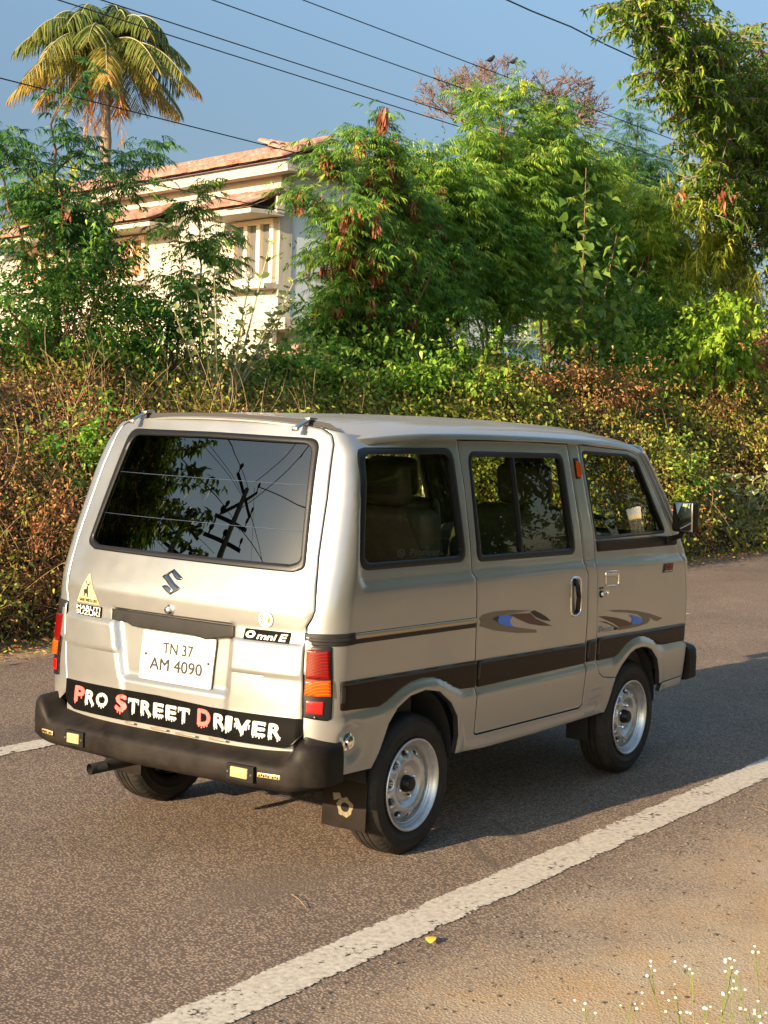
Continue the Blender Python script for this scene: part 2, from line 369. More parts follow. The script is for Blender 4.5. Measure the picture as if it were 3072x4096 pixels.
def bdist(X,Y,P):
    d=np.full(len(X),1e9);n=len(P)
    for i in range(n):
        a=np.array(P[i]);b=np.array(P[(i+1)%n]);v=b-a;l=v@v
        t=np.clip(((X-a[0])*v[0]+(Y-a[1])*v[1])/(l or 1),0,1)
        d=np.minimum(d,np.hypot(X-a[0]-t*v[0],Y-a[1]-t*v[1]))
    return d
def panel(name,fn,outline,holes=(),mat=None,off=0.0,thick=.02,res=.02,bev=.0025,parent=None,seg=None,collect=None,mi=0,back=False,smi=None):
    """sheet over the chart fn(u,v,off), outline/holes in chart coordinates, rounded rim and a return edge of depth thick"""
    seg=seg or res
    outs=[resample(outline,seg)]+[resample(h,seg) for h in holes]
    loops=[];pts=[];edges=[];depth=[]
    for k,P in enumerate(outs):
        rings=[(0,off-bev if bev>0 else off)]
        if bev>0: rings+=[(bev,off-bev*.15),(2*bev,off)]
        first=None
        for dd,o in rings:
            Q=P if dd==0 else inset(P,dd if k==0 else -dd)
            n0=len(pts);pts+=Q;depth+=[o]*len(Q)
            if dd==0: loops.append(list(range(n0,n0+len(Q))))
            edges+=[(n0+i,n0+(i+1)%len(Q)) for i in range(len(Q))]
    U=np.array(outs[0]);u0,v0=U.min(0);u1,v1=U.max(0)
    gx=np.arange(u0+res*.5,u1,res);gy=np.arange(v0+res*.5,v1,res)
    if len(gx) and len(gy):
        X,Y=np.meshgrid(gx,gy);X=X+(np.arange(X.shape[0])%2)[:,None]*res*.25;X=X.ravel();Y=Y.ravel()
        ok=inpoly(X,Y,outs[0]);mg=2*bev+res*.45
        for h in outs[1:]: ok&=~inpoly(X,Y,h)
        X=X[ok];Y=Y[ok]
        if len(X):
            ok=np.ones(len(X),bool)
            for P in outs: ok&=bdist(X,Y,P)>mg
            g=list(zip(X[ok].tolist(),Y[ok].tolist()));pts+=g;depth+=[off]*len(g)
    r=delaunay_2d_cdt([Vector(p) for p in pts],edges,[],0,1e-7)
    V2=r[0];ori=r[3];F=r[2]
    dp=[min((depth[i] for i in o),default=off) for o in ori]
    back_id={}
    for i,o in enumerate(ori):
        for q in o: back_id[q]=i
    cx=np.array([sum(V2[i].x for i in f)/len(f) for f in F]);cy=np.array([sum(V2[i].y for i in f)/len(f) for f in F])
    ok=inpoly(cx,cy,outs[0])
    for h in outs[1:]: ok&=~inpoly(cx,cy,h)
    F=[tuple(f) for f,k in zip(F,ok) if k]
    V=[fn(p.x,p.y,d) for p,d in zip(V2,dp)]
    # orientation: the sheet must face along growing off
    f=F[len(F)//2];a,b,c=[Vector(V[i]) for i in f[:3]];nn=(b-a).cross(c-a)
    p=V2[f[0]];out=Vector(fn(p.x,p.y,dp[f[0]]+.01))-a
    flip=nn.dot(out)<0
    if flip: F=[t[::-1] for t in F]
    nS=len(F)
    if thick>0:
        for lp in loops:
            ids=[back_id[i] for i in lp];n0=len(V)
            V+=[fn(V2[i].x,V2[i].y,dp[i]-thick) for i in ids]
            m=len(ids)
            # find the direction by testing an adjacent face
            fs=set()
            for t in F[:]:
                for q in range(3): fs.add((t[q],t[(q+1)%3]))
            fw=(ids[0],ids[1]) in fs or (ids[1],ids[2]) in fs
            for i in range(m):
                j=(i+1)%m
                F.append((ids[j],ids[i],n0+i,n0+j) if fw else (ids[i],ids[j],n0+j,n0+i))
        if back:
            pass
    fm=[mi]*nS+[mi if smi is None else smi]*(len(F)-nS)  # smi gives the return edge its own colour, dark for shade in the gaps
    if collect is not None:
        n=len(collect.V);collect.V+=[tuple(v) for v in V];collect.F+=[tuple(i+n for i in f) for f in F];collect.M+=fm;return None
    return obj(name,V,F,mat,parent,sharp=35,fmat=fm if smi is not None else None)
SR=lambda u,v,o:S(u,v,o)
def SL(u,v,o):
    x=S(u,v,o);return (x[0],-x[1],x[2])
SRF=lambda u,v,o:S(u,v,o,False)
def RR(y,z,o):
    p=S(t_of_y(y,z),z,o);return (p[0],p[1] if y<0 else -p[1],p[2])
def RRF(y,z,o):
    p=S(t_of_y(y,z),z,o,False);return (p[0],p[1] if y<0 else -p[1],p[2])
def text_geo(body,bold=0.0,shear=0.0,space=1.0,res=4):
    cu=bpy.data.curves.new('t','FONT');cu.body=body;cu.offset=0;cu.shear=shear;cu.space_character=space;cu.resolution_u=res;cu.size=1
    o=bpy.data.objects.new('t',cu);COL.objects.link(o)
    dg=bpy.context.evaluated_depsgraph_get();me=bpy.data.meshes.new_from_object(o.evaluated_get(dg))
    V=[(v.co.x,v.co.y) for v in me.vertices];F=[tuple(p.vertices) for p in me.polygons]
    bpy.data.objects.remove(o);bpy.data.curves.remove(cu);bpy.data.meshes.remove(me)
    if bold>0:
        V0,F0=V,F;V=[];F=[];K=8
        for k in range(K+1):
            a=2*math.pi*k/K;dx,dy=(bold*math.cos(a),bold*math.sin(a)) if k<K else (0,0);n=len(V)
            V+=[(x+dx,y+dy,k*.00012) for x,y in V0];F+=[tuple(i+n for i in f) for f in F0]
    return V,F
def onto(mb,V,F,fn,quad,off,mi=0,bbox=None,flipu=False):
    """lay flat geometry V,F on chart fn so its box fills quad (tl,tr,br,bl in chart coordinates)"""
    xs=[v[0] for v in V];ys=[v[1] for v in V];x0,x1,y0,y1=bbox or (min(xs),max(xs),min(ys),max(ys))
    tl,tr,br,bl=quad;out=[]
    for v in V:
        a=(v[0]-x0)/(x1-x0);b=(v[1]-y0)/(y1-y0)
        p=[(bl[i]*(1-a)+br[i]*a)*(1-b)+(tl[i]*(1-a)+tr[i]*a)*b for i in (0,1)]
        out.append(fn(p[0],p[1],off+(v[2] if len(v)>2 else 0)))
    # orient outwards
    f=F[0];a,b,c=[Vector(out[i]) for i in f[:3]]
    p=fn(quad[0][0],quad[0][1],off);q=fn(quad[0][0],quad[0][1],off+.01);o=Vector(q)-Vector(p)
    if (b-a).cross(c-a).dot(o)<0: F=[t[::-1] for t in F]
    mb.add(out,F,mi)
def thicken(V,F,dz): return V,F
VAN=empty('van',(1.62,0,0));tag(VAN,'silver boxy minivan parked on the road, seen from its rear right corner','van')
G=.0030 # half panel gap
# ---- outlines in the (t,z) chart of the side -------------------------------------------------
SD=[(.998,1.566),(1.022,1.372),(1.030,1.10),(1.033,1.052),(1.052,1.022),(1.056,.95),(1.060,.70),(1.070,.56),(1.073,.41),(1.090,.400),(1.960,.388),(1.984,.402),(1.992,.60),(1.998,.80),(1.992,.985),(1.968,1.018),(1.894,1.553),(1.45,1.564)]
FD=[(1.990,1.552),(2.022,1.357),(2.066,1.132),(2.063,1.006),(2.078,.977),(2.093,.691),(2.091,.587),(2.121,.525),(2.167,.500),(2.280,.487)]
ARCHF=[(2.215,.334),(2.262,.442),(2.282,.487),(2.335,.536),(2.415,.582),(2.470,.597),(2.533,.600),(2.590,.594),(2.644,.578),(2.717,.525),(2.753,.458),(2.772,.397)]
FDFR=[(3.040,.404),(3.045,.585),(3.047,.80),(3.018,.96),(2.985,1.000),(2.918,1.085),(2.835,1.197),(2.640,1.445),(2.575,1.500),(2.470,1.525)]
ARCHR=[(.370,.384),(.406,.441),(.452,.538),(.503,.588),(.583,.622),(.686,.632),(.785,.614),(.873,.560),(.926,.5),(.947,.421),(.940,.348)]
TG=[(-.400,1.608),(-.470,1.598),(-.514,1.576),(-.531,1.543),(-.560,1.355),(-.580,1.152),(-.606,1.000),(-.609,.966),(-.601,.938),(-.586,.910),(-.592,.750),(-.598,.589),(-.601,.534),(-.575,.500),(-.545,.482),(.475,.482),(.515,.500),(.538,.537),(.543,.597),(.563,.724),(.578,.831),(.582,.899),(.598,.935),(.602,.981),(.602,1.132),(.564,1.418),(.535,1.543),(.514,1.576),(.470,1.598),(.4,1.608),(.2,1.616),(0,1.620),(-.2,1.616)]
def rear_edge(pts): return [(t_of_y(abs(y),z)+.0032,z+(.003 if z>1.57 else 0)) for y,z in pts if z>.545]
def body_outline(side):
    e=rear_edge([q for q in resample(TG,.012) if q[0]*side>.38 and q[1]<1.606]);e.sort(key=lambda q:-q[1])
    P=e+[(.060,.50),(.060,.39),(.195,.389)]+ARCHR+[(1.163,.334),(1.58,.330),(2.19,.333)]+ARCHF[:3]+FD[::-1][1:]+FDFR[::-1]+[(2.80,.396),(2.784,.360),(3.03,.361),(3.168,.361),(3.17,.60)]
    return P+[(3.16,.85),(3.13,1.0),(3.07,1.09),(3.0,1.19),(2.72,1.518),(2.66,1.545),(2.4,1.556),(1.9,1.576),(1.0,1.586),(.60,1.582),(.45,1.575),(.36,1.585),(.30,1.598)]
QW=rounded([(.352,1.536),(.955,1.536),(.990,1.094),(.272,1.102)],[.06,.06,.05,.055])
QWI=rounded([(.382,1.511),(.925,1.511),(.961,1.120),(.306,1.128)],[.045,.045,.035,.04])
SW=rounded([(1.062,1.523),(1.838,1.512),(1.890,1.074),(1.070,1.088)],[.05,.05,.04,.04])
SWI=rounded([(1.082,1.500),(1.812,1.490),(1.858,1.102),(1.104,1.112)],[.035,.035,.025,.025])
FW=rounded([(2.020,1.522),(2.470,1.505),(2.565,1.480),(2.815,1.128),(2.085,1.128)],[.02,.03,.03,.02,.02])
# right-hand strip tells where seals and panes sit on either side
FN={-1:SR,1:SL}
def side_window(parent,fn,outer,inner,label=None):
    panel('window_seal',fn,outer,[inner],M['rubber'],off=.004,thick=.02,res=.02,bev=.004,parent=parent)
    return panel('window_pane',fn,inset(inner,-.004),[],M['glass'],off=-.012,thick=0,res=.05,bev=0,parent=parent)
def onside(fnraw):
    return fnraw
bodyM=MB()
for sg in (-1,1):
    fn=FN[sg]
    panel('b',fn,body_outline(sg),[inset(SD,-G),inset(QW,.006)],collect=bodyM,thick=.022,res=.0155,seg=.02,smi=1)  # return edges coloured dark so the panel gaps look shaded
# body round the tail: strip above and below the tailgate
def RRx(y,z,o): return RR(y,z,o)
panel('b',RR,[(-.56,.545),(-.56,.40),(.56,.40),(.56,.545)],[],collect=bodyM,off=-.012,thick=.02,res=.03)
# front face with windscreen opening
def FRN(y,z,o):
    hw=HW(z);x=XF(z)+o+.05*(1-(y/hw)**2)
    return (x,y,z)
def fedge(z): return HW(z)-RCZ(z)+.003
FO=[(-fedge(z),z) for z in (.36,.6,.85,1.0,1.1,1.2,1.35,1.545)]+[(fedge(z),z) for z in (1.545,1.35,1.2,1.1,1.0,.85,.6,.36)]
FWIN=rounded([(-.55,1.10),(-.50,1.50),(.50,1.50),(.55,1.10)],.06)
panel('b',FRN,FO,[FWIN],collect=bodyM,thick=.02,res=.05,bev=.001)
# plinths over the rear wheels and sill undersides, wheel wells
def well(mb,cx,cz,r,y0,y1,m):
    V=[];F=[];n=28
    for i in range(n+1):
        a=math.pi*1.06*i/n-.09
        for y in (y0,y1): V.append((cx+r*math.cos(a),y,cz+r*math.sin(a)))
    for i in range(n): F.append((2*i,2*i+1,2*i+3,2*i+2))
    k=len(V);V.append((cx,y1,cz));
    for i in range(n): F.append((2*i+1,k,2*i+3))
    mb.add(V,F,m)
for sg in (-1,1):
    well(bodyM,.660,.35,.285,sg*.672,sg*.42,1);well(bodyM,2.505,.335,.275,sg*.672,sg*.42,1)
body=bodyM.build('body',[M['paint'],M['dark']],VAN)
# dark lining behind the skin keeps the gaps black and gives the window reveals depth
lin=MB()
for sg in (-1,1):
    fn=FN[sg]
    panel('l',lambda u,v,o,f=fn:f(u,v,o),[(.09,1.55),(.05,.95),(.05,.45),(.36,.45),(.36,.66),(.97,.66),(1.0,.37),(2.2,.37),(2.22,.64),(2.80,.64),(2.82,.40),(3.12,.40),(3.10,.95),(2.98,1.16),(2.66,1.545),(1.0,1.57),(.26,1.57)],
       [inset(QWI,-.012),inset(SWI,-.012),inset(FW,-.004)],collect=lin,off=-.030,thick=0,res=.06,bev=0,seg=.05)
lin.box((1.60,0,.40),(2.75,1.26,.06));lin.box((.45,0,.62),(.62,1.2,.45));lin.box((2.5,0,.60),(.62,1.24,.36))
panel('l',RRF,inset(TG,-.02),[inset(TG,.022)],collect=lin,off=-.026,thick=0,res=.03,bev=0,seg=.03)
lin.build('cabin_lining',M['lining'],VAN)
und=MB();und.box((1.62,0,.345),(2.7,1.02,.05));und.box((1.2,.40,.29),(1.9,.06,.08),.01);und.box((1.2,-.40,.29),(1.9,.06,.08),.01)
und.tube([(.66,-.52,.262),(.66,.52,.262)],.032,12);und.lathe([(.0,-.09),(.07,-.08),(.10,-.03),(.10,.03),(.07,.08),(0,.09)],(.66,0,.262),'y',20)
und.tube([(2.505,-.52,.262),(2.505,.52,.262)],.028,12)
for s in(-1,1):
    und.tube([(.15,s*.42,.33),(.4,s*.42,.26),(.66,s*.42,.235),(.95,s*.42,.26),(1.2,s*.42,.33)],.016,8);und.tube([(.60,s*.36,.25),(.50,s*.36,.42)],.022,8)
und.tube([(.9,.05,.27),(2.0,.05,.27)],.028,10);und.box((1.45,.22,.275),(.5,.25,.12),.03);und.tube([(1.10,-.25,.28),(1.55,-.25,.28)],.085,16)
und.build('underbody',M['dark'],VAN)
# ---- roof -----------------------------------------------------------------------------------
ZC=pchip([(.26,1.618),(.34,1.628),(.5,1.637),(.9,1.645),(1.5,1.648),(2.0,1.637),(2.4,1.606),(2.62,1.575),(2.80,1.535)])
ZE=pchip([(.20,1.548),(.33,1.556),(.50,1.577),(.75,1.590),(1.0,1.592),(1.5,1.586),(1.9,1.577),(2.2,1.569),(2.45,1.552),(2.62,1.525),(2.80,1.45)])
rf=MB()
WR=.640
def rz(x,y):
    a=min(1,abs(y)/(WR*rw(x)));e=4+5*sstep(.3,.9,x);z=ZE(x)+(ZC(x)-ZE(x))*(1-.62*a**e-.38*a*a)
    # pressed ribs of the roof skin
    if .45<x<2.3 and a<.80: z+=.003*math.sin(y*62)**8
    return z
def rw(x): return 1-.035*sstep(1.9,2.75,x)-.088*sstep(.85,.28,x)
NX,NY=110,90;V=[];F=[]
def xr0(y):
    r=.085;a=abs(y)
    return .362-crown(min(a,.56),.60)+(0 if a<WR-r else r-math.sqrt(max(0,r*r-(a-WR+r)**2)))
def xf0(y): return 2.735-.10*(abs(y)/WR)**3
for i in range(NX+1):
    for j in range(NY+1):
        s=-1+2*j/NY;q=math.copysign(abs(math.sin(s*math.pi/2)),s)*.6+s*.4
        y=q*WR;x=xr0(y)+(xf0(y)-xr0(y))*i/NX
        V.append((x,y*rw(x),rz(x,y*rw(x))))
for i in range(NX):
    for j in range(NY): a=i*(NY+1)+j;F.append((a,a+NY+1,a+NY+2,a+1))
rf.add(V,F)
# gutter lip all round
P=[i*(NY+1) for i in range(NX+1)]+[NX*(NY+1)+j for j in range(1,NY+1)]+[i*(NY+1)+NY for i in range(NX-1,-1,-1)]+[j for j in range(NY-1,0,-1)]
n0=len(rf.V);m=len(P);L=[];L2=[];L3=[]
for i in P:
    x,y,z=rf.V[i];side=abs(y)>WR*.93;sf=sstep(.87,.97,abs(y)/(WR*rw(x)))
    L.append((x,y*(1.006 if side else 1),z-.004));L2.append((x,y*(1.006 if side else 1),z-.006-.017*sf));L3.append((x+(.012 if x<.4 else 0),y*(1-.045*sf),z-.008-.018*sf))
V=[rf.V[i] for i in P]+L+L2+L3;F=[]
for k in range(3):
    for i in range(m): j=(i+1)%m;F.append((k*m+i,k*m+j,(k+1)*m+j,(k+1)*m+i))
rf.add(V,F)
roof=rf.build('roof',M['paint'],VAN,sharp=50)
rl=MB();V=[];F=[]
for i in range(12):
    for j in range(12):
        x=.38+(2.6-.38)*i/11;y=(-.56+1.12*j/11);V.append((x,y,rz(x,y)-.04))
for i in range(11):
    for j in range(11): a=i*12+j;F.append((a,a+1,a+13,a+12))
rl.add(V,F);rl.build('roof_lining',M['lining'],VAN)
for y in (.405,-.400):
    c=MB();z=1.606
    c.box((.285,y,1.612),(.085,.020,.010),.003,Matrix.Rotation(math.radians(-24),3,'Y'));c.box((.335,y,1.632),(.05,.030,.010),.003)
    c.box((.247,y,1.594),(.016,.026,.016),.003)
    c.build('hinge_clip',M['dullchrome'],VAN)
# A-pillar drip strip
for sg in(-1,1):
    pm=MB();pm.tube([(x,sg*(HW(z)+.004),z) for x,z in [(2.62,1.515),(2.70,1.43),(2.80,1.305),(2.93,1.14)]],.008,8);pm.build('pillar_trim',M['paint'],VAN)
# ---- doors ----------------------------------------------------------------------------------
LO=.0075
def moulding(P,parent,fn,r=.010):
    o=panel('side_moulding',fn,rounded(P,r,3),[],M['trim'],off=LO,thick=.012,res=.02,bev=.004,parent=parent)
    (x0,z0),(x1,z1)=P[0],P[1];e=MB()
    panel('e',fn,[(x0+.002,z0),(x1-.002,z1),(x1-.002,z1-.014),(x0+.002,z0-.014)],[],collect=e,off=LO+.004,thick=.012,res=.03,bev=.004)
    h=.075 if x1-x0>.2 else .075
    panel('e',fn,[(x0+.001,z0-.012),(x0+.016,z0-.012),(x0+.016,z0-h),(x0+.001,z0-h)],[],collect=e,off=LO+.0025,thick=.01,res=.03,bev=.003)
    e.build('moulding_edge',M['trimedge'],parent);return o
MR=[(.170,.722),(1.062,.700),(1.064,.594),(.960,.600)]+[(a,b+.004) for a,b in [(.92,.607),(.853,.637),(.76,.667),(.68,.674),(.60,.668),(.537,.652),(.443,.614)]]+[(.40,.606),(.173,.620)]
MD=[(1.072,.699),(1.984,.676),(1.986,.586),(1.074,.592)]
MP=[(2.000,.684),(2.082,.684),(2.084,.588),(2.000,.588)]
MF=[(2.098,.688),(3.035,.668),(3.037,.583),(2.80,.586)]+[(a,b+.004) for a,b in [(2.74,.590),(2.685,.613),(2.58,.642),(2.515,.648),(2.45,.642),(2.39,.626),(2.31,.587)]]+[(2.27,.582),(2.100,.584)]
for sg in (-1,1):
    fn=FN[sg];flat=(lambda u,v,o,f=fn,s=sg:(lambda p:(p[0],s*abs(p[1]),p[2]))(S(u,v,o,False)))
    side_window(body,fn,QW,QWI)
    moulding(MR,body,flat);moulding(MP,body,flat)
    # sliding door rail, dark channel with bright bar
    r=MB();V=[]
    panel('r',flat,[(.238,.889),(1.050,.873),(1.052,.832),(.239,.848)],[],collect=r,off=.0015,thick=.01,bev=.002,res=.03,mi=0)
    panel('r',flat,[(.240,.886),(1.049,.870),(1.050,.850),(.240,.866)],[],collect=r,off=.006,thick=.01,bev=.003,res=.03,mi=1)
    r.build('door_rail',[M['rubber'],M['brass']],body)
    # black corner band above the tail lamp, two ribs
    b=MB()
    panel('k',flat,[(.060,.889),(.238,.890),(.239,.848),(.060,.846)],[],collect=b,off=.006,thick=.012,bev=.003,res=.012)
    panel('k',flat,[(.062,.873),(.236,.873),(.237,.861),(.062,.861)],[],collect=b,off=.010,thick=.006,bev=.002,res=.012)
    b.build('corner_band',M['plastic'],body)
    d=panel('sliding_door',fn,inset(SD,G),[inset(SW,.006)],[M['paint'],M['dark']],thick=.022,res=.0155,seg=.02,parent=VAN,smi=1)  # door return edges in the dark colour too, painted shade of the gap
    side_window(d,fn,SW,SWI)
    bar=panel('window_divider',fn,[(1.405,1.502),(1.425,1.502),(1.442,1.106),(1.418,1.106)],[],M['rubber'],off=.000,thick=.015,res=.05,bev=.003,parent=d)
    moulding(MD,d,flat)
    FDP=FD+ARCHF[2:]+FDFR
    d2=panel('front_door',fn,inset(FDP,G),[inset(FW,.004)],[M['paint'],M['dark']],thick=.022,res=.0155,seg=.02,parent=VAN,smi=1)
    panel('window_seal',fn,inset(FW,-.003),[inset(FW,.012)],M['rubber'],off=.002,thick=.02,res=.02,bev=.003,parent=d2)
    panel('window_pane',fn,inset(FW,.008),[],M['glass'],off=-.012,thick=0,res=.05,bev=0,parent=d2)
    panel('sill_strip',fn,rounded([(2.084,1.125),(2.76,1.116),(2.918,1.104),(2.93,1.064),(2.62,1.067),(2.092,1.074)],.008),[],M['trim'],off=.004,thick=.01,res=.03,bev=.003,parent=d2)
    moulding(MF,d2,flat)
    # pull handles
    h=MB()
    cx,cz,w,hh=1.872,.892,.098,.180
    ring=rounded([(cx-w/2,cz+hh/2),(cx+w/2,cz+hh/2-.003),(cx+w/2+.012,cz-hh/2),(cx-w/2+.010,cz-hh/2+.003)],.035,6)
    panel('h',fn,ring,[inset(ring,.011)],collect=h,off=.005,thick=.012,bev=.004,res=.01)
    panel('h',fn,inset(ring,.009),[],collect=h,off=-.004,thick=0,bev=0,res=.012)
    h.add([Vector(fn(u,v,o)) for u,v,o in [(0,0,0)]],[],0)
    h.tube([fn(cx-.005,cz+.062,.004),fn(cx-.003,cz+.045,.014),fn(cx+.002,cz,.018),fn(cx+.006,cz-.06,.012),fn(cx+.007,cz-.075,.002)],[.010,.011,.011,.010,.008],8,m=1)
    h.tube([fn(cx-.006,cz+.062,-.002),fn(cx-.006,cz+.062,.012)],.015,14,m=1)
    h.build('door_handle',[M['chrome'],M['rubber']],d)
    h=MB();ring=rounded([(2.152,.986),(2.290,.981),(2.292,.908),(2.160,.913)],.016,5)
    panel('h',fn,ring,[inset(ring,.008)],collect=h,off=.005,thick=.012,bev=.003,res=.01)
    panel('h',fn,inset(ring,.007),[],collect=h,off=-.006,thick=0,bev=0,res=.015)
    panel('h',fn,rounded([(2.163,.976),(2.282,.971),(2.282,.955),(2.164,.960)],.004),[],collect=h,off=.004,thick=.008,bev=.003,res=.01,mi=0)
    h.build('door_handle',[M['dullchrome']],d2)
    k=MB()
    for (u,v,rr,mm) in ((2.121,.884,.017,1),(2.176,.886,.012,0)):
        c0=Vector(fn(u,v,0));c1=Vector(fn(u,v,.006));k.tube([c0,c1],[rr,rr*.9],20,m=mm);k.tube([c1,Vector(fn(u,v,.009))],[rr*.6,rr*.5],16,m=0)
    k.tube([fn(2.105,.910,0),fn(2.105,.910,.005)],.004,8,m=1);k.tube([fn(2.128,.911,0),fn(2.128,.911,.005)],.004,8,m=1)
    k.build('door_lock',[M['chrome'],M['rubber']],d2)
    # amber repeater on the B pillar
    a=MB();panel('a',fn,rounded([(1.932,1.490),(1.970,1.492),(2.003,1.462),(1.985,1.400),(1.942,1.398)],.008),[],collect=a,off=.004,thick=.01,bev=.003,res=.01,mi=1)
    panel('a',fn,rounded([(1.946,1.480),(1.966,1.480),(1.992,1.456),(1.978,1.408),(1.952,1.408)],.006),[],collect=a,off=.016,thick=.014,bev=.005,res=.008,mi=0)
    a.build('side_repeater_lamp',[M['amber'],M['rubber']],VAN)
    # tail lamp cluster on the rear corner
    tl=panel('tail_lamp',flat,rounded([(.058,.845),(.148,.846),(.144,.594),(.132,.588),(.056,.597)],.004,2),[],M['rubber'],off=.006,thick=.02,bev=.003,res=.010,parent=VAN)
    panel('red_lens',flat,[(.070,.834),(.138,.833),(.137,.735),(.068,.734)],[],M['red'],off=.014,thick=.012,bev=.003,res=.009,parent=tl)
    panel('amber_lens',flat,[(.067,.729),(.138,.730),(.138,.674),(.065,.676)],[],M['amber'],off=.018,thick=.014,bev=.004,res=.009,parent=tl)
    panel('reflector',flat,[(.070,.658),(.119,.656),(.117,.611),(.070,.615)],[],M['redref'],off=.012,thick=.01,bev=.002,res=.009,parent=tl)
    for u,v in ((.103,.829),(.098,.603)): sc=MB();sc.tube([flat(u,v,.012),flat(u,v,.017)],[.0035,.003],10);sc.build('screw',M['chrome'],tl)
    # mirrors
    mx,my0,my1=(2.80,-.712,-.832) if sg<0 else (2.95,.828,.708)
    z0,z1=(1.137,1.284)
    mo=MB();yc=(my0+my1)/2
    mo.box((mx+.028,yc,(z0+z1)/2),(.05,abs(my1-my0),z1-z0),.014)
    mo.tube([(mx+.05,sg*.655,1.09),(mx+.045,sg*.70,1.10),(mx+.035,yc-sg*.03,1.115),(mx+.03,yc,1.15)],[.016,.014,.012,.012],10)
    mo.box((mx+.06,sg*.688,1.088),(.10,.022,.036),.006)
    mm=mo.build('wing_mirror',M['bumper'],VAN)
    g=MB();rt=Matrix.Rotation(sg*math.radians(12),3,'Z')@Matrix.Rotation(math.radians(-3),3,'Y')
    g.box((mx+.001,yc,(z0+z1)/2),(.004,abs(my1-my0)-.008,z1-z0-.008),.0015,rt,m=1)
    g.box((mx-.0015,yc,(z0+z1)/2),(.003,abs(my1-my0)-.018,z1-z0-.018),.0005,rt,m=0)
    g.build('mirror_glass',[M['mirror'],M['dullchrome']],mm)
# fuel cap on the right
f=MB();c=Vector(SR(.231,.501,0));f.lathe([(.034,.004),(.033,-.006),(.024,-.010),(.022,-.020),(.014,-.024),(0,-.024)],c+Vector((0,.004,0)),'y',32)
f.box(c+Vector((0,-.022,0)),(.004,.003,.014),0,m=0);f.build('fuel_cap',M['chrome'],VAN)
# step vents pressed in the front sill corner
v=MB()
for P in ([(2.055,.455),(2.165,.462),(2.160,.418),(2.050,.412)],[(2.035,.395),(2.140,.400),(2.120,.352),(2.020,.350)]):
    Q=rounded(P,.01);panel('v',SR,Q,[inset(Q,.006)],collect=v,off=.003,thick=.004,bev=.0015,res=.01)
v.build('sill_pressing',M['paint'],body)
# windscreen
ws=MB();panel('w',FRN,inset(FWIN,-.004),[],collect=ws,off=-.01,thick=0,bev=0,res=.1);ws.build('windscreen',M['glass'],VAN)
ws=MB();panel('w',FRN,inset(FWIN,-.012),[inset(FWIN,.01)],collect=ws,off=.006,thick=.015,bev=.004,res=.05);ws.build('windscreen_seal',M['rubber'],VAN)
for sg in(-1,1):
    h=MB();h.box((3.155,sg*.47,.76),(.03,.22,.16),.02,m=1);h.lathe([(0,.0),(.05,.004),(.066,.012),(.07,.02)][::-1],(3.165,sg*.47,.76),'x',24,m=0);h.build('headlamp',[M['glass'],M['dullchrome']],VAN)
# ---- tailgate -------------------------------------------------------------------------------
GO=rounded([(-.478,1.563),(-.545,1.106),(-.50,1.092),(.47,1.098),(.523,1.118),(.448,1.567),(0,1.569)],[.05,.05,.01,.01,.05,.055,0],6)
GI=rounded([(-.455,1.541),(-.520,1.130),(-.48,1.118),(.45,1.116),(.498,1.132),(.418,1.542),(0,1.547)],[.045,.045,.01,.01,.045,.05,0],6)
# plate recess gets its own fine pressing: left and right of it the lower field stands proud
def tail(y,z):
    o=0.0;a=y  # signed
    yl,yr=.236-(z-.65)*-.29,-.300
    dl=yl-y;dr=y-yr
    top=sstep(.895,.884,z)
    inside=min(dl,dr)
    side=1-sstep(-.006,.022,inside)
    field=sstep(.848,.836,z)
    o+=.012*field*side*sstep(.455,.478,z)
    o-=.007*sstep(.737,.727,z)*sstep(.50,.60,z)*side
    pr=sstep(-.006,.030,inside)*sstep(.632,.655,z)*top
    o-=.020*pr
    # crease under the window field: upper part leans, then a dull band above the seam
    o+=.009*((z-.893)/.060 if z<.953 else max(0,1-(z-.953)/.15)) if z>.893 else 0
    o-=.004*math.exp(-((z-.891)/.0032)**2)
    # swelling round the rear glass
    return o*sstep(.605,.580,abs(y))
def RRs(y,z,o):
    hw=HW(z);p=S(t_of_y(y,z),z,o,False);k=tail(y,z) if abs(y)<.61 else 0
    return (p[0]-k,p[1] if y<0 else -p[1],p[2])
tg=panel('tailgate',RRs,inset(TG,.0014),[inset(GO,.006)],[M['paint'],M['dark']],thick=.022,res=.0095,seg=.018,parent=VAN,smi=1)  # tailgate return edge dark as well, gap shade put into the colour
panel('window_seal',RRF,GO,[GI],M['rubber'],off=.006,thick=.02,res=.015,bev=.005,parent=tg)
def GLS(y,z,o):
    u=z-1.1;return (.189+.30*u+.10*u*u-crown(y,.66)-o,y,z)
rg=panel('rear_window',GLS,inset(GI,-.004),[],M['tint'],off=-.004,thick=0,res=.04,bev=0,parent=tg)
for (a,b) in (((.46,1.398),(-.50,1.395)),((.485,1.238),(-.505,1.235))):
    hl=MB();hl.tube([GLS(a[0]+(b[0]-a[0])*i/20,a[1]+(b[1]-a[1])*i/20,-.003) for i in range(21)],.0009,5);hl.build('heater_line',M['dullchrome'],tg)
st=panel('handle_strip',RRF,[(.302,.889),(-.298,.886),(-.302,.847),(-.235,.838),(-.172,.826),(-.115,.835),(.186,.835),(.218,.846),(.299,.849)],[],M['plastic'],off=.006,thick=.012,res=.02,bev=.002,parent=tg)
lk=MB();c=Vector(RRF(.004,.914,0));lk.lathe([(.020,0),(.0195,-.006),(.014,-.009),(.0125,-.022),(.008,-.025),(0,-.025)],c,'x',28);lk.build('lock',M['dullchrome'],tg)
dn=MB()
for u in(-.134,-.146): dn.box(RRF(u,.989,.001),(.003,.0025,.012))
dn.build('paint_chip',M['trim'],tg)
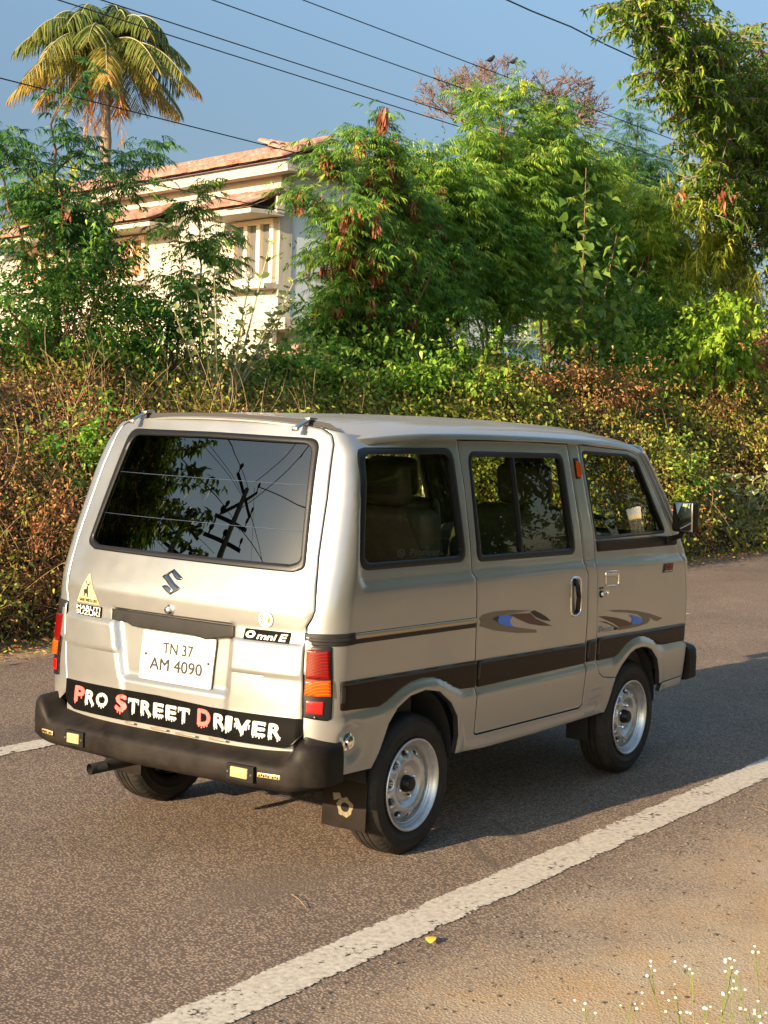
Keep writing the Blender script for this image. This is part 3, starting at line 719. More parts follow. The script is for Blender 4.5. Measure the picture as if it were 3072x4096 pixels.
# slanted S shaped chrome emblem
def letterS(mb,fn,quad,off,mi=0):
    T=[[(.655,1.0),(.97,.645),(.84,.575),(.665,.625),(.455,.875)],[(.655,1.0),(.455,.875),(.16,.72),(.10,.735)],
       [(.10,.735),(.26,.80),(.42,.735),(.86,.285),(.93,.255),(.58,.02),(.41,.0)],]
    pass
em=MB()
def mark(P,o0,o1):
    """bevelled solid over polygon P on the tail"""
    panel('m',RRF,P,[],collect=em,off=o1,thick=o1-o0,bev=.0032,res=.006,seg=.01)
mark([(.018,1.062),(-.036,1.033),(-.030,1.026),(-.008,1.025),(.006,1.033),(.027,1.050)],0,.008)
mark([(.016,1.061),(.026,1.051),(.037,1.040),(-.003,1.012),(-.037,.997),(-.035,.991),(.010,.964),(.018,.975),(-.001,.986),(.022,1.002),(.045,1.019),(.066,1.030),(.060,1.036)],0,.009)
mark([(.062,.996),(.010,.964),(.000,.984),(.012,.996),(.030,1.003),(.045,1.003)],0,.008)
eb=MB()
for P in ([(.018,1.062),(-.036,1.033),(-.030,1.026),(-.008,1.025),(.006,1.033),(.027,1.050)],[(.016,1.061),(.026,1.051),(.037,1.040),(-.003,1.012),(-.037,.997),(-.035,.991),(.010,.964),(.018,.975),(-.001,.986),(.022,1.002),(.045,1.019),(.066,1.030),(.060,1.036)],[(.062,.996),(.010,.964),(.000,.984),(.012,.996),(.030,1.003),(.045,1.003)]):
    panel('m',RRF,inset(P,-.0022),[],collect=eb,off=.001+.0002*len(P),thick=.001,bev=0,res=.02)
eb.build('emblem_edge',M['ink'],tg)
em.build('s_emblem',M['emblem'],tg)
# number plate
npl=panel('number_plate',RRF,rounded([(.138,.828),(-.216,.828),(-.210,.647),(.142,.648)],.008),[],M['white'],off=-.006,thick=.006,res=.05,bev=.0015,parent=VAN)
lt=MB()
for s,q in (('TN 37',[(.033,.793),(-.115,.793),(-.118,.752),(.030,.751)]),('AM 4090',[(.089,.734),(-.165,.734),(-.166,.690),(.089,.688)])):
    V,F=text_geo(s,.012);onto(lt,V,F,RRF,q,-.0045)
lt.build('plate_lettering',M['ink'],npl,smooth=False)
for u,v in((.112,.742),(-.193,.739)): lt=MB();lt.lathe([(.0055,0),(.005,-.003),(0,-.004)],Vector(RRF(u,v,-.005)),'x',12);lt.build('plate_bolt',M['ink'],npl)
# banner above the bumper
bn=panel('banner_sticker',RRs,rounded([(.541,.594),(.03,.597),(-.22,.588),(-.597,.591),(-.600,.535),(-.552,.484),(.473,.484),(.517,.501),(.536,.53)],[.003,0,0,.003,.01,.03,.02,.02,.02]),[],M['vinyl'],off=.0028,thick=.003,bev=0,res=.0095,seg=.012,parent=VAN)
LET=[('P',.474,.412,1),('R',.407,.352,0),('O',.344,.278,0),('S',.237,.184,1),('T',.179,.122,0),('R',.113,.059,0),('E',.050,-.003,0),('E',-.012,-.066,0),('T',-.071,-.129,0),('D',-.165,-.225,1),('R',-.240,-.293,0),('I',-.298,-.330,0),('V',-.337,-.407,0),('E',-.415,-.471,0),('R',-.481,-.531,0)]
DR={'P':[(.12,.16,.30),(.30,.34,.10),(.72,.40,.16)],'R':[(.10,.0,.16),(.28,.02,.12),(.78,.0,.20),(.93,.03,.12),(.55,.40,.10)],'O':[(.30,.03,.10),(.50,.0,.16),(.68,.04,.10),(.40,.80,.14),(.62,.80,.10)],'S':[(.30,.03,.16),(.55,.0,.20),(.75,.07,.12),(.2,.62,.1)],
    'T':[(.06,.82,.24),(.22,.85,.14),(.42,.0,.20),(.58,.03,.12),(.82,.84,.14),(.95,.82,.26)],'E':[(.12,.0,.15),(.35,.02,.12),(.58,.0,.16),(.80,.02,.12),(.62,.44,.10),(.9,.84,.14),(.7,.84,.1)],'D':[(.14,.02,.12),(.35,.02,.18),(.55,.03,.12),(.75,.1,.12),(.45,.82,.1)],
    'I':[(.28,.0,.22),(.62,.0,.12)],'V':[(.08,.55,.20),(.22,.40,.14),(.5,.0,.18),(.60,.03,.10),(.78,.42,.16),(.93,.56,.22)]}
lt=MB();lr=MB()
for ch,y0,y1,red in LET:
    V,F=text_geo(ch,.045)
    t,b=(.577,.516) if red else (.570,.518)
    w=(y0-y1)
    t+=(-.004 if y0<-.3 else 0);b+=(-.004 if y0<-.3 else 0)
    onto(lr if red else lt,V,F,RRs,[(y0,t),(y1,t),(y1,b),(y0,b)],.0045)
    for dx,dz,dl in DR[ch]:
        yc=y0-w*dx;zt=b+(t-b)*dz+.006;ln=(t-b)*dl+.006;hwid=.0042 if ch!='I' else .005
        D=[(yc-hwid,zt),(yc-hwid*.6,zt-ln*.55),(yc-hwid*.75,zt-ln*.85),(yc,zt-ln),(yc+hwid*.75,zt-ln*.85),(yc+hwid*.6,zt-ln*.55),(yc+hwid,zt)]
        P=[RRs(a,c,.0047+.0002*(dx>.5)) for a,c in D];F2=[tuple(range(7))]
        a,c,e=[Vector(P[k]) for k in(0,1,3)]
        if (c-a).cross(e-a).x>0:F2=[F2[0][::-1]]
        (lr if red else lt).add(P,F2)
lt.build('lettering',M['lettergrey'],bn,smooth=False);tag(lr.build('lettering',M['letterred'],bn,smooth=False),'red dripping capital letters')

# worn foil showing at the bottom edge of the banner and the scuffed right end
for a,b,c in ((.145,.19,.475),(-.02,.06,.474),(-.16,-.06,.472),(-.30,-.22,.476)):
    gs=MB();gs.box(RRF((a+b)/2,c,.004),(.004,b-a,.008),.002);gs.build('foil_strip',M['brass'],tg)
# stickers
def sticker(name,quad,mat,r=.003,fn=RRs,off=.0015,label=None,parent=VAN):
    o=panel(name,fn,rounded(quad,r),[],mat,off=off+.0015,thick=.002,bev=0,res=.008,seg=.01,parent=parent)
    if label:o['label']=label
    return o
s=sticker('triangle_sticker',[(.452,1.006),(.446,1.006),(.375,.894),(.516,.893)],M['cream'],fn=RRs)
q=MB();V,F=text_geo('SAVE WILD LIFE',.01,space=.95);onto(q,V,F,RRs,[(.497,.912),(.388,.912),(.388,.899),(.497,.899)],.0046)
DEER=[(.470,.918),(.466,.930),(.470,.942),(.462,.948),(.452,.948),(.450,.955),(.447,.962),(.452,.967),(.460,.971),(.463,.978),(.460,.982),(.4575,.978),(.456,.972),(.449,.968),(.446,.969),(.441,.968),(.436,.973),(.434,.980),(.431,.977),(.433,.970),(.438,.964),(.443,.961),(.441,.956),(.443,.945),(.442,.935),(.444,.918),(.449,.918),(.451,.931),(.457,.931),(.463,.926),(.465,.918)]
panel('d',RRs,DEER,[],collect=q,off=.0046,thick=0,bev=0,res=.01);q.build('sticker_print',M['ink'],s,smooth=False)
s=sticker('maker_name_sticker',[(.516,.886),(.361,.888),(.360,.847),(.513,.847)],M['vinyl'],.005,off=.003)
q=MB();V,F=text_geo('MARUTI',.010);onto(q,V,F,RRs,[(.511,.884),(.366,.885),(.365,.869),(.510,.868)],.0062)
V,F=text_geo('SUZUKI',.010);onto(q,V,F,RRs,[(.510,.866),(.366,.867),(.365,.850),(.509,.850)],.0062);q.build('lettering',M['letterwhite'],s,smooth=False)
s=sticker('model_badge',[(-.350,.885),(-.535,.886),(-.528,.846),(-.343,.846)],M['vinyl'],.004,off=.003)
q=MB()
for tx,qd,b in (('O',[(-.358,.880),(-.396,.880),(-.393,.853),(-.353,.853)],.06),('mni',[(-.404,.874),(-.484,.874),(-.480,.852),(-.401,.852)],.02),('E',[(-.494,.878),(-.526,.878),(-.521,.852),(-.490,.852)],.03)):
    V,F=text_geo(tx,b,.15);onto(q,V,F,RRs,qd,.0062)
q.build('lettering',M['letterwhite'],s,smooth=False)
def circ(c,r,n=28,rz=None): return [(c[0]+r*math.cos(2*math.pi*k/n),c[1]+(rz or r)*math.sin(2*math.pi*k/n)) for k in range(n)]
sticker('round_sticker_edge',circ((-.432,.923),.0305),M['trim'],0,off=.001)
s=sticker('round_sticker',circ((-.432,.923),.029),M['letterwhite'],0)
q=MB()
for i in range(5):
    for j in range(8):
        if (i+j)%2: continue
        y=-.406-i*.0045;z=.900+j*.0058
        if math.hypot(y+.4345,z+.003-.923)<.027: panel('c',RRs,[(y,z),(y,z+.0056),(y-.0045,z+.0056),(y-.0045,z)],[],collect=q,off=.0046,thick=0,bev=0,res=.02)
panel('c',RRs,[(-.446,.932),(-.450,.934),(-.449,.928),(-.452,.924),(-.449,.920),(-.450,.913),(-.447,.918),(-.445,.912),(-.444,.920),(-.446,.925)],[],collect=q,off=.0052,thick=0,bev=0,res=.01)
q.build('sticker_print',M['ink'],s,smooth=False)
q=MB();panel('c',RRs,circ((-.447,.922),.007,14,.012),[],collect=q,off=.0046,thick=0,bev=0,res=.01);q.build('sticker_shield',M['yellow'],s,smooth=False)
# side decals (right side only is seen)
def decal(name,parts,label=None):
    mb=MB();ms=[]
    for P,mt,o in parts:
        if M[mt] not in ms: ms.append(M[mt])
        panel('d',SR,P,[],collect=mb,off=o,thick=0,bev=0,res=.02,seg=.02,mi=ms.index(M[mt]))
    return mb,ms
mb,ms=decal('swoosh_decal',[
 ([(1.074,.866),(1.10,.879),(1.191,.884),(1.304,.880),(1.486,.864),(1.304,.864),(1.20,.862),(1.176,.855),(1.244,.830),(1.372,.804),(1.539,.777),(1.540,.765),(1.374,.780),(1.20,.806),(1.076,.836),(1.090,.850)],'olive',.0012),
 ([(1.174,.856),(1.217,.863),(1.292,.861),(1.337,.852),(1.312,.839),(1.320,.822),(1.350,.806),(1.282,.817),(1.218,.836)],'blue',.0020),
 ([(1.292,.861),(1.369,.860),(1.478,.852),(1.529,.825),(1.675,.781),(1.571,.792),(1.476,.808),(1.396,.833),(1.337,.852)],'maroon',.0020),
 ([(1.174,.856),(1.217,.863),(1.225,.858),(1.215,.846),(1.225,.836),(1.205,.843)],'ink',.0028),
 ([(1.480,.857),(1.513,.862),(1.568,.845),(1.624,.823),(1.659,.803),(1.597,.812),(1.528,.832)],'ink',.0020)])
mb.build('swoosh_decal',ms,VAN,smooth=False)
mb,ms=decal('swoosh_decal',[
 ([(2.191,.804),(2.317,.797),(2.475,.779),(2.623,.754),(2.780,.718),(2.711,.707),(2.642,.728),(2.517,.757),(2.396,.776),(2.256,.791)],'olive',.0012),
 ([(2.493,.763),(2.559,.750),(2.617,.736),(2.640,.721),(2.612,.708),(2.523,.701),(2.404,.701),(2.300,.703),(2.306,.716),(2.403,.716),(2.530,.713),(2.568,.726),(2.543,.742)],'olive',.0012),
 ([(2.407,.766),(2.453,.760),(2.510,.747),(2.563,.727),(2.538,.714),(2.450,.716),(2.436,.730),(2.451,.741),(2.430,.754)],'blue',.0020),
 ([(2.101,.785),(2.183,.778),(2.282,.763),(2.385,.741),(2.458,.717),(2.403,.715),(2.317,.716),(2.246,.742),(2.184,.760)],'maroon',.0020),
 ([(2.106,.763),(2.170,.755),(2.232,.737),(2.299,.715),(2.284,.706),(2.250,.709),(2.255,.726),(2.201,.741)],'ink',.0020)])
mb.build('swoosh_decal',ms,VAN,smooth=False)
q=MB()
for tx,qd,b in (('O',[(2.112,.738),(2.158,.737),(2.158,.709),(2.112,.711)],.05),('mni',[(2.163,.729),(2.252,.730),(2.248,.705),(2.163,.708)],.04)):
    V,F=text_geo(tx,b,.15);onto(q,V,F,SR,qd,.004)
q.build('door_badge',M['lettergrey'],VAN,smooth=False)
s=sticker('wheel_maker_sticker',[(2.770,.981),(2.873,.979),(2.864,.937),(2.758,.939)],M['ink'],.003,SR)
q=MB();V,F=text_geo('OZ',.02);onto(q,V,F,SR,[(2.782,.975),(2.864,.974),(2.856,.953),(2.775,.954)],.0045);q.build('lettering',M['redsign'],s,smooth=False)
q=MB();V,F=text_geo('RACING',.02);onto(q,V,F,SR,[(2.776,.949),(2.858,.948),(2.856,.941),(2.772,.942)],.0045);q.build('lettering',M['letterwhite'],s,smooth=False)
q=MB();V,F=text_geo('Pioneer',.015,.1);onto(q,V,F,SRF,[(.600,1.164),(.815,1.158),(.805,1.130),(.600,1.138)],-.010)
panel('c',SRF,circ((.545,1.151),.026,20,.015),[circ((.545,1.151),.019,20,.010)],collect=q,off=-.010,thick=0,bev=0,res=.02)
panel('c',SRF,[(.534,1.158),(.542,1.158),(.556,1.144),(.556,1.158),(.560,1.158),(.560,1.140),(.552,1.140),(.538,1.152),(.538,1.140),(.534,1.140)],[],collect=q,off=-.0095,thick=0,bev=0,res=.02)
q.build('window_lettering',M['ink'],VAN,smooth=False)
# ---- bumpers --------------------------------------------------------------------------------
def bumper(front=False):
    path=[]
    n=70
    # plan curve from left end to right end
    ye=.708;xe=.185 if not front else .16;rr=.10
    for i in range(n+1):
        s=-1+2*i/n
        # arclength style: flat part then round corner then side return
        flat=ye-rr;Lf=flat;Lc=rr*math.pi/2;Ls=xe-rr;T=Lf+Lc+Ls;d=abs(s)*T;sg=math.copysign(1,s)
        cx=lambda y:-.028+.030*(y/flat)**2
        if d<Lf: x=cx(d);y=d;nx,ny=-1,.06*d/flat
        elif d<Lf+Lc: a=(d-Lf)/rr;x=cx(flat)+rr-rr*math.cos(a);y=flat+rr*math.sin(a);nx,ny=-math.cos(a),math.sin(a)
        else: x=cx(flat)+rr+(d-Lf-Lc);y=ye;nx,ny=0,1
        path.append((x,sg*y,nx,sg*ny))
    lo=[(.10,.336),(.05,.333),(.016,.338),(.004,.350),(0,.370),(0,.410),(.005,.425),(.016,.434),(.03,.438),(.085,.470),(.10,.470)]
    hi=[(.10,.336),(.05,.333),(.016,.338),(.004,.350),(0,.370),(0,.455),(.004,.492),(.014,.507),(.026,.512),(.085,.530),(.10,.530)]
    V=[];F=[];k=len(lo)
    for x,y,nx,ny in path:
        w=sstep(.565,.635,abs(y));l=math.hypot(nx,ny);nx/=l;ny/=l
        e=.018*sstep(.55,.72,abs(y))+.004*(y/.6)**2
        for a,b in zip(lo,hi):
            d=a[0]*(1-w)+b[0]*w;z=a[1]*(1-w)+b[1]*w
            if z<.36: z+=e
            X,Y=x-nx*d,y-ny*d
            if front: X=3.245-x*1.0-nx*-d-d*nx*0; X=3.245-(x-nx*d);Y*=1.015; z=z+.015*(z>.42)+.02
            V.append((X,Y,z))
    for i in range(n):
        for j in range(k-1): a=i*k+j;F.append((a,a+1,a+k+1,a+k) if front else (a,a+k,a+k+1,a+1))
    F.append(tuple(range(k)));F.append(tuple(n*k+j for j in range(k))[::-1])
    return V,F
V,F=bumper();bp=obj('rear_bumper',V,F,M['bumper'],VAN,sharp=60)
V,F=bumper(True);obj('front_bumper',V,F,M['bumper'],VAN,sharp=60)
for yc,sg in((-.414,-1),(.404,1)):
    c=MB();x=-.028+.030*(yc/.608)**2;R=Matrix.Rotation(-sg*math.radians(2.5),3,'Z')
    W=.122 if sg<0 else .100
    fr=rounded([(-.5,.5),(.5,.5),(.5,-.5),(-.5,-.5)],.04)
    def lf(u,v,o,yc=yc,x=x,W=W,sg=sg): return (x-.006-o+ (u*W*sg)*0,yc+u*W,.390+v*.056)
    P=[(a[0],a[1]) for a in fr]
    panel('c',lf,P,[[(-.30,.36),(.36,.36),(.36,-.36),(-.30,-.36)]],collect=c,off=.006,thick=.02,bev=0,res=.2,mi=0)
    lamp=c.build('bumper_lamp',M['rubber'],VAN)
    l=MB();l.box((x-.008,yc+W*.03,.390),(.016,W*.64,.038),.004);l.build('lamp_lens',M['yellowlens'],lamp)
    
    for q in(-.43,.43): sc=MB();sc.tube([(x-.010,yc+W*q,.389),(x-.016,yc+W*q,.389)],.004,8);sc.build('screw',M['dullchrome'],lamp)
for yc,xx,ang in((-.530,-.004,10),(.570,.001,-12)):
    e=MB();R=Matrix.Rotation(math.radians(ang),3,'Z');W=.090 if yc<0 else .078
    e.box((xx-.004,yc,.394+(0 if yc<0 else -.006)),(.006,W,.017),.0028,R,m=0)
    for k in range(9):
        if k in(3,):continue
        p=R@Vector((-.0036,(-.40+.1*k)*W,0));e.box((xx-.004+p.x,yc+p.y,.394+(0 if yc<0 else -.006)+(.001 if k%2 else -.0015)),(.002,W*.055,.008),0,R,m=1)
    e.build('bumper_emblem',[M['gold'],M['trim']],VAN)
# exhaust, mudflaps
e=MB();P=[(.75,.16,.30),(.35,.26,.30),(-.045,.295,.292)]
e.tube(P,.021,20,False);e.tube([P[2],(.02,.278,.293)],.0175,20,False);e.build('exhaust_pipe',M['dark'],VAN)
for yc,x,wd,zb,sg in((-.560,.405,.20,.135,-1),(.555,.405,.20,.165,1)):
    f=MB();f.box((x,yc,(zb+.36)/2),(.006,wd,.36-zb),.002,Matrix.Rotation(math.radians(2),3,'Y'));fl=f.build('mudflap',M['flap'],VAN)
    t=MB();z0=.215 if sg<0 else .245
    def ff(u,v,o,x=x,yc=yc,z0=z0): return (x-.006-o,yc+.0+u,z0+v)
    A=[(-.006+.036*math.cos(a)*(1+.12*math.sin(a*5)),.036*math.sin(a)*(1+.1*math.cos(a*7))) for a in [2*math.pi*k/24 for k in range(24)]]
    B=[(-.006+.019*math.cos(a),.018*math.sin(a)) for a in [2*math.pi*k/14 for k in range(14)]]
    panel('t',ff,A,[B],collect=t,off=0,thick=0,bev=0,res=.02);panel('t',ff,[(.05,.045),(.018,.050),(.01,.032),(.045,.018)],[],collect=t,off=.0005,thick=0,bev=0,res=.02)
    t.build('flap_decal',M['tape'],fl,smooth=False)
for s in(-1,1):
    f=MB();f.box((2.21,s*.56,.26),(.006,.11,.14),.002);f.build('mudflap',M['dark'],VAN)
# ---- wheels ---------------------------------------------------------------------------------
def wheel_meshes():
    prof=[(.166,.055),(.172,.064),(.186,.070),(.205,.0745),(.2065,.0762),(.2085,.0762),(.210,.0752),(.222,.0755),(.2355,.0737),(.237,.0752),(.239,.0748),(.2405,.0728),(.250,.068),(.258,.062),(.2625,.055),(.2650,.047),(.2665,.038),(.2670,.030),(.2670,.027),(.2615,.0262),(.2615,.0228),(.2674,.022),(.2678,.010),(.2678,.0025),(.2625,.0018)]
    prof=[(r,-h) for r,h in prof]
    full=prof+[(r,-h) for r,h in prof[::-1]]
    n=180;V=[];F=[]
    for i,(r,h) in enumerate(full):
        for k in range(n):
            a=2*math.pi*k/n;q=r
            if .040<abs(h)<.066 and k%3==0: q=r-.0035
            if .068<abs(h)<.076: q=r+.0
            V.append((q*math.cos(a),h,q*math.sin(a)))
    m=len(full)
    for i in range(m-1):
        for k in range(n): F.append((i*n+k,i*n+(k+1)%n,(i+1)*n+(k+1)%n,(i+1)*n+k))
    tyre=(V,F)
    # raised rings on the sidewall come from extra lathes
    rim=MB();N=360
    pr=[(.150,.06),(.150,-.02),(.156,-.050),(.164,-.058),(.170,-.064),(.1745,-.070),(.1765,-.0745),(.1745,-.0775),(.170,-.0775),(.166,-.073),(.1625,-.066),(.160,-.056),(.158,-.050),(.1545,-.047),(.151,-.048),(.148,-.052),(.1455,-.050),(.1435,-.042),(.142,-.034),(.1405,-.030)]
    rim.lathe(pr,(0,0,0),'y',96)
    pd=pchip([(.020,-.039),(.038,-.039),(.045,-.037),(.056,-.0365),(.066,-.038),(.076,-.046),(.086,-.0555),(.095,-.059),(.104,-.057),(.115,-.050),(.126,-.041),(.134,-.035),(.142,-.031)])
    rs=[.030+i*.0026 for i in range(int((.142-.030)/.0026)+1)];V=[];F=[];mi=[]
    def slot(r,a):
        k=round(a/(math.pi/5));da=a-k*math.pi/5;u=da*.120/.0190;w=(r-.1195)/.0110;return math.hypot(u,w)
    for r in rs:
        for k in range(N):
            a=2*math.pi*k/N;d=slot(r,a);h=pd(r)
            if d<1: h+=.012*sstep(1,.85,d)
            elif d<1.7: h-=.0040*math.sin((1.7-d)/.7*math.pi)
            # nut seats
            for q in range(4):
                b=q*math.pi/2+.5;dd=math.hypot(r*math.cos(a)-.052*math.cos(b),r*math.sin(a)-.052*math.sin(b))
                pass
            V.append((r*math.cos(a),h,r*math.sin(a)))
    for i in range(len(rs)-1):
        for k in range(N):
            F.append((i*N+k,(i)*N+(k+1)%N,(i+1)*N+(k+1)%N,(i+1)*N+k));r=(rs[i]+rs[i+1])/2
            mi.append(1 if slot(r,2*math.pi*(k+.5)/N)<.93 else 0)
    n0=len(rim.V);rim.V+=V;rim.F+=[tuple(j+n0 for j in f) for f in F];rim.M+=mi
    nuts=[]
    for q in range(4):
        nut=MB();nuts.append(nut);b=q*math.pi/2+.5;c=(.052*math.cos(b),0,.052*math.sin(b));nut.tube([(c[0],-.037,c[2]),(c[0],-.050,c[2]),(c[0],-.053,c[2])],[.0085,.008,.005],6)
    cap=MB();cap.lathe([(.033,-.036),(.032,-.052),(.028,-.058),(.028,-.066),(.024,-.071),(.012,-.073),(0,-.0735)],(0,0,0),'y',40)
    back=MB();back.lathe([(.0,.0),(.145,.0)],(0,0,0),'y',40);back.lathe([(.09,-.0),(.09,.05),(0,.05)],(0,0,0),'y',30)
    return tyre,rim,nuts,cap,back
tyre,rim,nuts,cap,back=wheel_meshes()
w0=empty('wheel',(0,0,0));w0.parent=VAN
to=obj('tyre',tyre[0],tyre[1],M['tyre'],None,sharp=50);ro=rim.build('rim',[M['steel'],M['ink']],None,sharp=45);no=[q.build('wheel_nut',M['chrome'],None) for q in nuts];co=cap.build('hub_cap',M['rubber'],None);bo=back.build('brake_drum',M['dark'],None)
WP=[to,ro,co,bo]+no
for o in WP: o.parent=w0
WS=[(.682,-.600,0,.15),(2.522,-.600,0,.9),(.682,.600,math.pi,.4),(2.522,.600,math.pi,1.0)]
for i,(x,y,rz,ry) in enumerate(WS):
    if i==0: w=w0
    else:
        w=w0.copy();COL.objects.link(w);w.parent=VAN
        for c in WP:
            d=c.copy();COL.objects.link(d);d.parent=w
    w.location=(x-VAN.location.x,y,.2665);w.rotation_mode='ZYX';w.rotation_euler=(0,ry,rz)
# ---- cabin ----------------------------------------------------------------------------------
def seat(x,y,w,zt,hz,hw_,parent=VAN):
    s=MB();s.box((x+.28,y,.80),(.50,w,.14),.04)
    R=Matrix.Rotation(math.radians(-10),3,'Y');s.box((x,y,(zt+.84)/2),(.12,w,zt-.84+.04),.045,R)
    so=s.build('seat',M['seat'],parent)
    for yy in hw_:
        h=MB();cx=x-.035;h.box((cx,yy,hz),(.085,.265,.185),.036,R)
        for dy in(-.06,.06): h.tube([(cx+.005,yy+dy,hz-.12),(cx,yy+dy,hz-.06)],.006,8)
        h.build('headrest',M['seat'],so)
seat(.96,0,1.14,1.275,1.385,(-.31,.31));seat(2.02,-.36,.50,1.250,1.362,(-.36,));seat(2.02,.36,.50,1.250,1.362,(.36,))
d=MB();d.box((2.88,0,1.0),(.26,1.2,.18),.04);d.box((2.75,-.36,1.055),(.12,.34,.09),.03);d.build('dashboard',M['lining'],VAN)
st=MB();c=Vector((2.55,-.36,1.05));R=Matrix.Rotation(math.radians(-52),3,'Y')
st.tube([c+R@Vector((.18*math.cos(a),.18*math.sin(a),0)) for a in [2*math.pi*k/40 for k in range(41)]],.013,10,False)
for a in(.6,2.5,4.7): st.tube([c,c+R@Vector((.18*math.cos(a),.18*math.sin(a),0))],.012,8)
st.tube([c+R@Vector((0,0,.02)),c+R@Vector((0,0,-.35))],.025,10);st.lathe([(0,.03),(.05,.02),(.055,0)],c,'z',16);st.build('steering_wheel',M['rubber'],VAN)
m_=MB();m_.box((2.60,0,1.44),(.03,.22,.06),.012);m_.build('rear_view_mirror',M['lining'],VAN)
def groundmat():
    m,N,L=nmat('road_and_verge')
    o=N.new('ShaderNodeOutputMaterial');b=N.new('ShaderNodeBsdfPrincipled');L.new(b.outputs[0],o.inputs[0])
    g=N.new('ShaderNodeNewGeometry')
    def noise(s,d=5,r=.6,v=None):
        n=N.new('ShaderNodeTexNoise');n.inputs['Scale'].default_value=s;n.inputs['Detail'].default_value=d;n.inputs['Roughness'].default_value=r;L.new(v or g.outputs['Position'],n.inputs['Vector']);return n.outputs[0]
    def mr(x,a,b_,c=0,d=1):
        n=N.new('ShaderNodeMapRange');n.inputs[1].default_value=a;n.inputs[2].default_value=b_;n.inputs[3].default_value=c;n.inputs[4].default_value=d;L.new(x,n.inputs[0]);return n.outputs[0]
    def mix(f,a,b_,bt='MIX'):
        n=N.new('ShaderNodeMix');n.data_type='RGBA';n.blend_type=bt
        if isinstance(f,float):n.inputs[0].default_value=f
        else:L.new(f,n.inputs[0])
        for k,x in((6,a),(7,b_)):
            if isinstance(x,tuple):n.inputs[k].default_value=(*x,1)
            else:L.new(x,n.inputs[k])
        return n.outputs[2]
    def math_(op,a,b_):
        n=N.new('ShaderNodeMath');n.operation=op
        for k,x in((0,a),(1,b_)):
            if isinstance(x,(int,float)):n.inputs[k].default_value=x
            else:L.new(x,n.inputs[k])
        return n.outputs[0]
    vo=N.new('ShaderNodeTexVoronoi');vo.inputs['Scale'].default_value=100;L.new(g.outputs['Position'],vo.inputs['Vector'])
    vd=vo.outputs['Distance'];vc=vo.outputs['Color']
    bw=N.new('ShaderNodeRGBToBW');L.new(vc,bw.inputs[0])
    stones=mix(mr(bw.outputs[0],.15,.9),(.185,.147,.117),(.352,.286,.228))
    grit=mix(mr(vd,.25,.62),stones,(.095,.075,.062))
    fine=mix(mr(noise(240,3,.7),.3,.7),(.72,.72,.72),(1.25,1.25,1.25))
    asp=mix(.8,grit,fine,'MULTIPLY')
    big=mix(mr(noise(.9,6,.65),.3,.7),(.85,.775,.70),(1.21,1.125,1.03));asp=mix(1.0,asp,big,'MULTIPLY')
    sp=N.new('ShaderNodeSeparateXYZ');L.new(g.outputs['Position'],sp.inputs[0]);X,Y=sp.outputs[0],sp.outputs[1]
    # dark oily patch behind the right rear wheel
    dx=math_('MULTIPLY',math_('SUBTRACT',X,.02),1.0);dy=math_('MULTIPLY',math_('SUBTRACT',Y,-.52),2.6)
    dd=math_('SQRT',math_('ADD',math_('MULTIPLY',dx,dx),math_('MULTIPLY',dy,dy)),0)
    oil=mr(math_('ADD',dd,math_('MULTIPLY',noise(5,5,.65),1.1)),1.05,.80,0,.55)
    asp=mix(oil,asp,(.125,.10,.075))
    # narrow dark bands crossing the edge of the road
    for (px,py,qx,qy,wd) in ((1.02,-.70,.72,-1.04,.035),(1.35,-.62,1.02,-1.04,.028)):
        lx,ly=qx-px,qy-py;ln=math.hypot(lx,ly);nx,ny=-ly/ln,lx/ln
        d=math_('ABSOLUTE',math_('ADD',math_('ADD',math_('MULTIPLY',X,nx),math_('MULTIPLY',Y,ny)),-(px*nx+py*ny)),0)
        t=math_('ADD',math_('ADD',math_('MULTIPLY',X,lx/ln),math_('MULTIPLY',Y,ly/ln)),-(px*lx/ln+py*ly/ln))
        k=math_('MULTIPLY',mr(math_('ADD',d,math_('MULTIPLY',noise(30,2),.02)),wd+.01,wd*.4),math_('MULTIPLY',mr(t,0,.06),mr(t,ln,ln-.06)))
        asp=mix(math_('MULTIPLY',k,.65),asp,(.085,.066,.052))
    # verge: worn asphalt giving way to sandy dust
    dn=math_('ADD',Y,math_('MULTIPLY',math_('SUBTRACT',noise(1.3,6,.65),.5),1.5))
    sandm=mr(dn,-1.38,-2.0)
    grains=mr(noise(95,4,.75),.38,.60);dust=mix(mr(noise(3.2,5,.6),.42,.66),(.40,.31,.195),(.44,.255,.085))
    sand=mix(mr(noise(120,4,.8),.36,.56),(.25,.19,.125),dust)
    s2=math_('MULTIPLY',sandm,mr(noise(45,5,.8),.25,.52,.35,1))
    asp2=mix(math_('MULTIPLY',s2,.95),asp,sand)
    wear=math_('MULTIPLY',mr(Y,-1.2,-1.5),.4);asp2=mix(math_('MULTIPLY',wear,mr(noise(60,4,.7),.4,.6)),asp2,(.40,.325,.24))
    # far side: dust and leaf litter at the foot of the creepers
    fd=math_('ADD',Y,math_('MULTIPLY',math_('SUBTRACT',noise(2.2,6,.7),.5),.7))
    lit=mix(mr(noise(28,5,.8),.35,.65),(.20,.13,.07),(.42,.31,.2))
    asp3=mix(mr(fd,3.55,3.85),asp2,lit)
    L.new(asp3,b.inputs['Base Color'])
    b.inputs['Roughness'].default_value=.85;b.inputs['Specular IOR Level'].default_value=.35
    h=math_('ADD',math_('MULTIPLY',mr(vd,.6,0),.7),math_('MULTIPLY',noise(260,3),.5))
    bp=N.new('ShaderNodeBump');bp.inputs['Strength'].default_value=.55;bp.inputs['Distance'].default_value=.004;L.new(h,bp.inputs['Height']);L.new(bp.outputs[0],b.inputs['Normal'])
    return m
